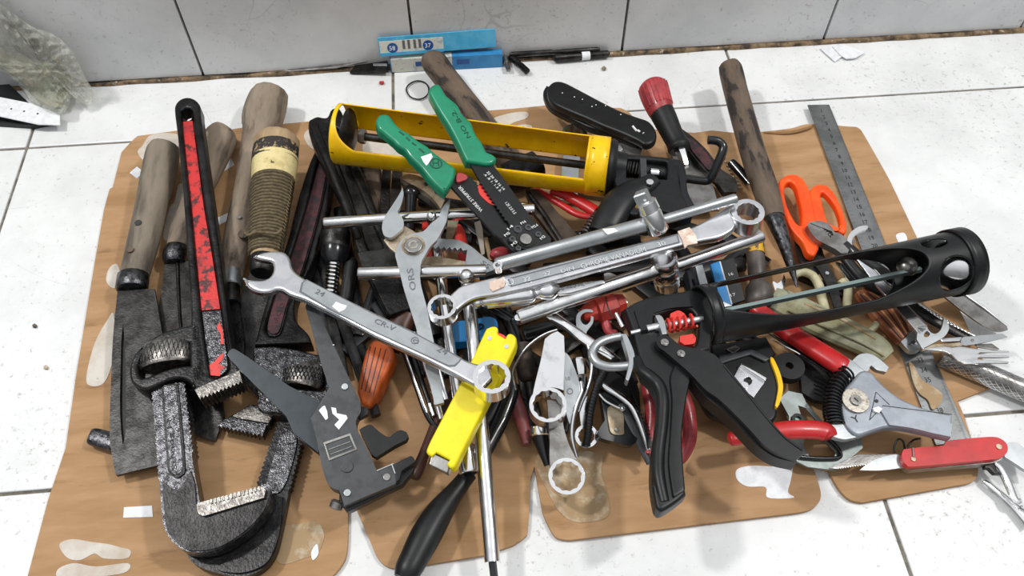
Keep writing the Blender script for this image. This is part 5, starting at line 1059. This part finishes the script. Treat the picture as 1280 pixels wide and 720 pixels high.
t.plate('lower_arm', [(1034,530,1),(1056,529,1),(1066,541,1),(1072,546,1),(1056,549),(1040,545,1)], -.003, .003, 'zinc')
# --- red pocket multitool
t = T('pocket_multitool', 'open red pocket multitool lying on the bottom right flap of cardboard', 'multitool', (1130,574), .022, (1255,558), .022)
t.plate('scale', [(1127.5,567),(1130,561.5,1),(1150,559,1),(1180,557,1),(1183,551,1),(1210,548),(1240,546),(1252,549),(1259,556),(1259,565),(1253,571),(1244,574,1),(1190,579,1),(1142,583),(1133,581),(1128,574)], .000, .0055, 'red', bev=.0016)
t.plate('liner', [(1128,569,1),(1140,563,1),(1240,556),(1254,560),(1252,574),(1240,579,1),(1138,587,1),(1129,580)], -.008, 0, 'steel', bev=.0005)
t.disc('rivet', (1249,558), .005, .0064, 3.6, 'beige'); t.disc('rivet', (1142,573.5), .005, .0064, 3, 'beige'); t.tube('slot_pin', [(1141,560,.006,1.2),(1142,572,.006,1.2)], 'steel', smooth=False)
t.plate('saw_blade', [(1132,567,1),(1100,568,1),(1072,568,1),(1056,575),(1036,585,1),(1046,586,1)]+zig((1046,585), (1083,580), 12, -1.8)+[(1100,578,1),(1132,580,1)], -.004, -.0025, 'steel', bev=.0002)
t.plate('knife_blade', [(1074.5,587.5,1),(1084,580),(1098,572.5),(1118,568,1),(1132,570,1),(1132,584,1),(1110,587,1),(1095,588)], -.002, -.0005, 'zinc', bev=.0003)
t.tube('key_ring', [(1118,566,-.004,1.3),(1118,557,-.001,1.3),(1123,549,.002,1.3),(1129,552,.002,1.3),(1131,562,-.002,1.3)], 'darksteel'); t.tube('corkscrew', [(1131,567,.001,1.3),(1136,556,.004,1.3),(1142,550,.004,1.3),(1150,548,.002,1.3)], 'darksteel')
t.plate('opener', [(1254,557,1),(1262,553),(1272,553.5),(1279,559),(1290,570,1),(1295,590,1),(1283,588),(1270,580),(1256,571,1)], -.007, -.003, 'zinc', bev=.0006)
t.tube('screwdriver_arm', [(1238,575,-.006,3),(1250,584,-.006,4),(1260,602,-.007,4),(1269,624,-.007,4),(1276,626,-.007,3)], 'chrome', h=.6, power=.7); t.tube('thin_arm', [(1246,578,-.007,2),(1252,595,-.008,1.6),(1262,618,-.008,1.6)], 'steel')
t.plate('stepped_lug', HARD([(1230,577),(1243,576),(1247,588),(1252,592),(1243,592),(1236,585),(1231,585)]), -.009, -.004, 'darksteel')
t = T('tweezers', 'pointed chrome tweezer arm lettered C, leaving the frame at the bottom right corner', 'tweezers', (1232,602), .006, (1290,655), .006)
t.tube('arm', [(1230,600,0,2.6),(1233,603,0,4),(1250,617,0,4.6),(1268,633,0,6),(1290,655,0,10)], 'chrome', h=.5)
t.text('stamped_letter', 'C', (1275.5,637), (1280,637), .0042, 5, 'darkmark')
# --- ruler
t = T('steel_ruler', 'long steel ruler with centimetre numbers running down under the tools at the right', 'ruler', (1023,131), .007, (1190,548), .006)
t.plate('ruler', HARD([(1009.5,131),(1036.5,130.5),(1106,303),(1167,446),(1215,552),(1170,556),(1129,448),(1067,285)]), -.0007, .0006, 'ruler', bev=.0002)
p10 = t.L(1055,213,.0007); p36 = t.L(1167,487,.0007); d_ = (p36-p10)/26; axx = d_.normalized(); cm = d_.length
eL = t.L(1009.5,131,.0007); ey = Vector((0,1,0))
def yl(x): # left edge local y at x
    a = t.L(1010,131,.0007); b = t.L(1129,448,.0007); return a.y+(b.y-a.y)*(x-a.x)/(b.x-a.x)
def yr(x):
    a = t.L(1036.5,130.5,.0007); b = t.L(1167,446,.0007); return a.y+(b.y-a.y)*(x-a.x)/(b.x-a.x)
for n in range(1, 42):
    x = p10.x+(n-10)*cm; y0, y1 = yl(x), yr(x); s_ = 1 if y1 > y0 else -1
    vs = []; 
    me = text_mesh(str(n)); xs = [v.co.x for v in me.vertices]; x0, x1 = min(xs), max(xs); hh = .0052; k = hh/.7
    mid = (y0+y1)/2 + s_*.0005
    # digits read across the ruler
    for v in me.vertices: c = v.co; v.co = Vector((x-(c.y-.35)*k, mid+s_*(c.x-(x0+x1)/2)*k*.85, .0009 if c.z > 0 else .0005))
    t.add('number', me, 'darkmark', 0, False)
bm = bmesh.new()
for n2 in range(2, 420):
    x = p10.x+(n2/10-10)*cm; L_ = .0045 if n2 % 10 == 0 else (.0032 if n2 % 5 == 0 else .002)
    for e, s_ in ((yl(x), 1), (yr(x), -1)):
        if n2 % 5 and s_ == 1: continue
        s2 = s_ if yr(x) > yl(x) else -s_
        y0, y1 = e+s2*.0004, e+s2*L_; q = .00009
        vs = [bm.verts.new(v) for v in ((x-q,y0,.0008),(x+q,y0,.0008),(x+q,y1,.0008),(x-q,y1,.0008))]; bm.faces.new(vs)
me = bpy.data.meshes.new('m'); bm.to_mesh(me); bm.free(); o_ = t.add('graduations', me, 'darkmark', 0, False); o_['kind'] = 'stuff'
# --- scissors
t = T('scissors', 'scissors with bright orange loop handles and dark blades', 'scissors', (1010,240), .026, (1045,390), .024)
t.plate('handle', [(972.5,236),(975,225),(983,218.5),(992,217),(1001,220),(1008,228),(1013,238,1),(1020,270,1),(1027,300,1),(1022,314),(1017,319),(1009,315),(1003,302),(995,293),(986,281),(978,262)], -.004, .007, 'orange',
        holes=[[(981,240),(982,231),(987,227),(993,230),(997,241),(1001,258),(1002.5,272),(1001,281),(995,277),(988,265),(983,252)]], bev=.0028)
t.plate('handle', [(1011,240,1),(1016,233),(1024,229.5),(1035,232),(1045,243),(1053,260),(1058,275),(1059,286),(1055,291.5),(1046,287),(1034,282,1),(1030,300,1),(1020,300,1)], -.004, .0055, 'orange',
        holes=[[(1026.5,243),(1030,240.5),(1036,246),(1044,257),(1049,270),(1050,281),(1044,286),(1037,281),(1033,270),(1029,256)]], bev=.0028)
t.plate('blade', [(1012,310,1),(1024,300,1),(1034,330,1),(1046,352),(1052,388),(1046,393,1),(1032,352),(1018,330,1)], -.004, -.001, 'darksteel', bev=.0005); t.plate('blade', [(992,290,1),(1016,315,1),(1028,332,1),(1020,345),(1000,325)], -.008, -.0045, 'black')
t.disc('pivot', (1034,341), -.001, .0005, 2.4, 'zinc')
# --- combination pliers
t = T('combination_pliers', 'grey combination pliers, closed serrated jaws beside the orange scissors', 'pliers', (1012,282), .037, (1110,345), .032)
t.plate('head', [(1009,281.5,1),(1013,277.5),(1025,276),(1034,279),(1040,284),(1043,290,1),(1050,292),(1058,298),(1062,308),(1060,316,1),(1052,316.5),(1044,311),(1030,304),(1020,298),(1012,288,1)], -.005, .003, 'steel',
        holes=[HARD([(1026,283.5),(1040,289),(1042,294),(1038,297),(1033,291)])], bev=.0012)
t.plate('jaw_gap', HARD([(1024,282.5),(1041,288),(1043,294),(1038,298),(1030,291)]), -.004, .0005, 'darkmark', bev=0)
for k in range(5): t.plate('tooth', HARD([(1027+k*2.8,285.5+k*2.2),(1030.5+k*2.8,286+k*2.2),(1028.5+k*2.8,288.4+k*2.2)]), .0005, .0025, 'steel', bev=0)
t.tube('jaw_line', [(1013,279,.0031,.6),(1026,284.5,.0031,.6)], 'darkmark', smooth=False, seg=5)
t.tube('grip', [(1056,305,0,7),(1070,318,0,7.5),(1090,332,0,8),(1112,346,0,8),(1135,358,0,7)], 'blackrub', h=.8); t.tube('grip', [(1050,312,-.004,7),(1062,330,-.004,7.5),(1080,350,-.005,8),(1102,364,-.006,7)], 'black', h=.8)
# --- bottle opener bar
t = T('can_opener', 'steel can opener bar with crescent at top and hooked bottle opener end below the gun', 'opener', (1068,300), .036, (1165,418), .030)
t.plate('crescent', [(1085,282.5),(1080,282),(1072,284),(1063,291),(1059,300),(1062,308),(1066,315,1),(1069,313,1),(1065,305),(1066,298),(1071,292),(1078,288.5),(1084,286)], -.001, .003, 'chrome', bev=.0006)
t.plate('bar', HARD([(1068,320),(1076,318),(1104,350),(1160,409),(1150,419),(1092,352)]), -.002, .001, 'satin', bev=.0004); t.tube('bar_edge', [(1077,319,.001,1.2),(1104,349,.001,1.2),(1160,408,.001,1.2)], 'chrome', smooth=False, seg=6)
t.plate('hook', [(1147,409,1),(1158,407,1),(1163,415),(1170,417),(1176,412),(1178.5,404),(1180,397,1),(1185,403),(1186,412),(1180,421),(1170,427),(1153,436,1),(1146,424,1)], -.002, .001, 'zinc', holes=[[(1155,417.5),(1159,413.8),(1162.5,417),(1160,421),(1156,421)]], bev=.0004)
t.text('stamped_letter', '8', (1066,304), (1071,302), .0008, 4, 'engrave')
# --- copper brown handle
t = T('peeler', 'kitchen peeler with grooved copper-brown wooden handle and pale metal end', 'peeler', (1085,362), .018, (1140,430), .016)
t.plate('handle', [(1070,364,1),(1088,355,1),(1105,365,1),(1122,388,1),(1141,412,1),(1126,427,1),(1094,396,1)], -.005, .004, 'copper', bev=.0018)
for k in range(6): t.tube('fibre_ridge', [(1075+k*4.2,368-k*1.2,.0040,1),(1100+k*3.8,394-k*4,.0041,1.1),(1127+k*2.2,424-k*2.2,.0040,1)], 'fibre' if k % 2 else 'brownp', seg=6)
t.plate('metal_end', [(1126,427,1),(1142,413,1),(1150,424),(1153,433),(1147,438),(1137,438)], -.003, .003, 'zinc', holes=[[(1135,431),(1140,426),(1145,427),(1141,431)]], bev=.0008)
# --- rasp
t = T('rasp', 'dark rasp with bright toothed edge running from the gun frame toward the fork', 'rasp', (1142,382), .018, (1222,420), .014)
t.tube('rasp', [(1120,362,0,9),(1146,385,0,10),(1180,406,0,9),(1222,428,0,6)], 'darksteel', h=.5)
t.tube('toothed_edge', [(1130,366,.003,1.5),(1150,381,.003,1.6),(1180,401,.003,1.6),(1218,420,.003,1.2)], 'chrome'); 
for k in range(16): t.ball('tooth', (1150+k*4.2,381.5+k*2.45), .0045, 1.5, 'chrome')
t = T('knurled_bar', 'thick round knurled steel bar leaving the frame at the right edge', 'bar', (1182,447), .016, (1300,497), .014)
kb = t.tube('bar', [(1178,444,0,12),(1182,446,0,13),(1240,471,0,13.5),(1310,501,0,14)], 'steel', smooth=False, seg=24)
A_ = t.L(1180,445); B_ = t.L(1310,501); sc_ = t.S(1240,471)
for dn in (1, -1):
    for st in range(14):
        pts_ = []
        for q in range(0, 60):
            f_ = q/59; a = dn*f_*7+st*math.pi/7; pts_.append(A_+(B_-A_)*f_+Vector((0, math.cos(a), math.sin(a)))*13.6*sc_)
        t.add('knurl_ridge', sweep_mesh(pts_, [sc_*.38]*len(pts_), 3), 'satin', on=kb)
# --- fork, small scissors, tongs
t = T('fork', 'steel fork, its tines pointing right over the white floor', 'fork', (1156,438), .033, (1262,446), .031)
t.plate('fork', HARD([(1152,436),(1180,433),(1190,434.5),(1200,433),(1226,437),(1261,438.5),(1262,440),(1225,440.5),(1222,442.5),(1261,444.5),(1262,446.5),(1223,446.5),(1222,449),(1261,451.5),(1261,453.5),(1223,453.5),(1207,454),(1198,451),(1190,443),(1180,439)]), -.001, .0012, 'chrome', bev=.0003)
t = T('small_scissors', 'small steel nail scissors above the fork with a yellowed shank', 'scissors', (1156,437), .032, (1258,420), .026)
t.plate('shank', [(1152,438.5,1),(1165,431),(1180,430),(1200,428,1),(1203,432,1),(1180,435),(1165,437)], -.001, .001, 'beige'); t.plate('blade', [(1201,430,1),(1203,422),(1212,420.5),(1226,419,1),(1253,417,1),(1259.5,421,1),(1226,429,1),(1206,432,1)], -.0005, .0012, 'zinc', bev=.0003)
t.plate('cross_shank', HARD([(1175,423),(1203,421),(1202,426),(1178,427)]), -.002, -.0006, 'satin'); t.plate('cross_blade', HARD([(1220,430),(1240,429),(1250,436),(1246,438),(1222,434)]), -.002, -.0006, 'steel'); t.disc('pivot', (1216,425), .001, .002, 1.8, 'steel')
t = T('steel_channel', 'folded bright steel strip emerging under the ring of the black gun', 'strip', (1190,372), .020, (1258,410), .012)
t.plate('strip', [(1180,370,1),(1200,364,1),(1258,406,1),(1260,412,1),(1247,414),(1228,406),(1205,390)], -.001, .001, 'steel', bev=.0004); t.tube('folded_edge', [(1200,364,.002,1.4),(1230,385,.002,1.4),(1259,408,.001,1.4)], 'chrome', smooth=False)
t = T('steel_knife', 'short bright pointed blade just behind the copper-brown handle', 'knife', (1046,328), .024, (1080,356), .022)
t.plate('blade', [(1045,327,1),(1056,331),(1072,341),(1088,356,1),(1070,360,1),(1058,347)], -.001, .001, 'chrome')
# --- wooden handle with spike
t = T('wood_handled_spike', 'round dark-stained wooden handle with shiny black steel spike, back right', 'spike', (912,85), .044, (996,358), .034)
t.tube('handle', [(911,81,0,10),(913,86,0,14.5),(920,115,0,15),(931,155,0,15.5),(944,200,0,16),(958,240,0,16),(968,272,0,13)], 'wooddark', h=.9)
t.tube('spike', [(967,270,0,12),(973,284,0,11),(981,306,0,8.5),(988,330,0,6),(996,359,0,1)], 'ironshiny', h=.9)
t = T('capped_tube', 'brown-grey plastic tube with yellow painted band behind the gun rail', 'tube', (943,308), .034, (951,372), .026)
t.tube('tube', [(941,300,0,10),(944,318,0,11),(946,338,0,11.5),(947,352,0,10),(948,360,0,16),(950,376,0,17),(951,382,0,14)], mat('brown_grey_plastic', '#665e58', .45, .1, c2='#544d48', sc=60), n=4)
t.tube('painted_band', [(943.5,306,0,11.2),(944.5,318,0,11.5)], mat('chipped_yellow', '#d8a426', .5, 0, c2='#4b4038', sc=140, th=(.52,.56)), smooth=False, caps=False, seg=20)
t = T('small_wrench_head', 'tiny chrome open wrench head beside the spike tip', 'wrench', (968,350), .022, (976,368), .02)
t.plate('head', [(966,352),(972,354),(978,349),(980,343),(982,352),(978,362),(975,372,1),(970,366,1)], -.001, .002, 'chrome')
# --- blue screwdriver bits near gun mouth
t = T('feeler_gauge', 'dark steel leaves and one blue leaf printed 16 behind the black gun', 'gauge', (900,335), .03, (915,382), .024)
t.plate('leaf', HARD([(869,332),(878,330),(888,366),(878,370)]), -.002, .001, 'zinc'); t.plate('blue_leaf', HARD([(888,330),(899,326),(914,380),(903,384)]), -.002, .002, 'blue'); t.plate('white_edge', HARD([(899,326),(901,326),(916,380),(914,381)]), -.002, .0024, 'white')
t.plate('leaf', HARD([(901,326),(917,321),(932,375),(916,380)]), -.002, .001, 'black'); t.text('printed_size', '16', (912,345), (917,343.5), .0013, 4, 'whitemark', th=.0001); t.text('printed_size', '17', (914,371), (920,369.5), .0013, 4, 'whitemark', th=.0001)
t.plate('bright_wedge', HARD([(893,371),(917,382),(895,386)]), -.001, .003, 'zinc')
# --- cream hook, green plastic
t = T('cream_hook', 'cream plastic U-shaped hook between the spike and dark scissor blades', 'hook', (996,346), .02, (1030,372), .018)
t.tube('hook', [(992,344,0,4.5),(1003,340,0,5.2),(1016,345,0,5.6),(1024,358,0,5.8),(1028,375,0,5.8),(1033,390,0,5)], 'creamp'); t.tube('tip', [(1050,356,0,5),(1056,352,0,5),(1060,362,0,5.4),(1058,386,0,5.4)], 'creamp'); t.tube('tail', [(1100,400,0,4),(1093,408,0,4.4),(1086,415,0,4)], 'creamp')
t = T('sealant_tube', 'empty flattened cloudy green plastic tube under the rails of the black gun', 'tube', (985,375), .018, (1105,440), .016)
t.tube('tube', [(965,372,0,18),(990,384,0,21),(1020,400,0,22),(1060,418,0,21),(1095,435,0,19),(1110,446,0,12)], 'greenglass', h=.42, power=.8); t.tube('crease', [(985,388,.007,1.6),(1030,408,.008,1.8),(1075,428,.007,1.6),(1105,445,.005,1.2)], 'greenglass')
t.tube('crease', [(1005,380,.006,2),(1050,398,.007,2.2),(1095,424,.006,1.8)], 'residuebrown')
t = T('flat_strip', 'long thin dark steel strip with bright edge left of the upper red grip', 'blade', (960,420), .03, (1030,460), .028)
t.plate('blade', HARD([(960,416),(968,418),(1046,463),(1052,474),(1030,462),(998,442)]), -.001, .001, 'darksteel'); t.tube('bright_edge', [(964,424,.0012,1),(995,440,.0012,1),(1000,443,.0012,.8)], 'chrome', smooth=False, seg=5)
# --- red and black handled bit driver, knife, old pliers at the back
t = T('bit_driver', 'screwdriver with ribbed red end cap and black grip standing up at the back', 'screwdriver', (816,112), .062, (855,204), .044)
hd = t.tube('end_cap', [(814,105,0,14),(816,110,0,18.5),(820,122,0,18.5),(825,136,0,16.5),(828,142,0,15)], 'redold', seg=28, n=4)
for k in range(12):
    a = math.pi*(k/11)
    pp = [t.L(816,110)+Vector((0,math.cos(a),math.sin(a)))*18.6*t.S(816,110), t.L(824.5,135)+Vector((0,math.cos(a),math.sin(a)))*16.8*t.S(824,135)]
    t.add('rib', sweep_mesh(pp, [.0011, .0010], 6), 'redold', on=hd)
t.tube('grip', [(826,138,0,15.5),(832,150,0,15),(840,167,0,13.5),(846,178,0,13.5),(849,184,0,15),(850.5,188,0,13)], 'blackrub', n=4, seg=24)
t.rod('bit', (850,187), 0, (858,209), 0, [(0,8),(.5,6.5),(.9,5),(1,3.5)], 'chrome', seg=6)
t = T('folding_knife', 'black scuffed plastic knife handle slanting from the back wall toward the red capped driver', 'knife', (690,115), .036, (812,172), .046)
t.plate('upper_scale', [(684,110),(689,103),(697,100.5),(707,102.5),(722,110),(740,119.5),(760,130),(777,138),(796,145),(810,150),(818,158),(821,168),(817,177),(806,180),(795,174),(775,165),(752,156),(730,146),(708,137),(692,129),(685,120)], .002, .012, 'black', bev=.0035)
t.plate('lower_scale', [(679,113),(683,106,1),(690,110),(700,130),(720,141),(760,158),(800,172,1),(797,180),(780,175),(760,165),(735,158),(708,145),(688,134),(680,122)], -.008, .002, 'black', bev=.003)
for a_, b_ in (((791,158),(796,164)), ((797,163),(800,165)), ((804,166.5),(804.6,167))): t.tube('paint_fleck', [(*a_,.0118,1.6), (*b_,.0118,1.6)], 'whitemark', smooth=False, seg=6)
for x, y in ((703,116),(728,124),(740,133),(745,131),(757,132),(776,143),(718,121)): t.disc('scuff', (x,y), .0117, .0122, .8, 'whitemark', bev=0)
t.plate('blade', HARD([(770,184),(785,166),(806,174),(800,196),(780,196)]), -.008, -.004, 'steel'); t.plate('thin_leaf', HARD([(703,138),(708,139),(724,158),(720,160)]), -.010, -.008, 'steel')
t.plate('bolster', HARD([(768,180),(775,178),(779,186),(772,192)]), -.003, .001, 'satin')
t = T('old_red_pliers', 'old pliers with dirty dark-red coated handle behind the black pull hook', 'pliers', (853,165), .03, (915,228), .024)
t.plate('handle', [(851,160,1),(858,165),(866,171),(876,180),(884,188),(893,200),(900,210),(910,217),(921,226),(921,240,1),(905,240,1),(896,226),(886,218),(875,206),(864,192),(856,178)], -.005, .003, 'darksteel', bev=.0012)
t.plate('red_coating', [(860,172),(870,177),(880,188),(889,200),(893,210),(886,212),(875,200),(864,186)], .003, .005, 'darkred', bev=.001)
t = T('hex_socket_bar', 'short black bar with bright edge leaning on the dark-stained wooden handle', 'bar', (915,205), .026, (938,230), .022)
t.tube('bar', [(913,202,0,5),(917,206,0,6.5),(938,228,0,7)], 'blackgloss', h=.8); t.tube('bright_edge', [(913,202,.004,1.3),(937,230,.004,1.3)], 'chrome', smooth=False)
t = T('grey_plate_tool', 'dull grey-green metal plate under the bit driver tip, beside the trigger frame', 'plate', (845,190), .022, (885,235), .02)
t.plate('plate', HARD([(838,190),(856,185),(892,232),(900,262),(860,262)]), -.003, .001, 'steel')
t = T('bead_chain', 'rusty bead chain strand between the black pull hook and black bar', 'chain', (905,198), .012, (925,240), .012)
for k in range(9): t.ball('bead', (905+k*2.4,198+k*4.6), 0, 2.2, 'beige')
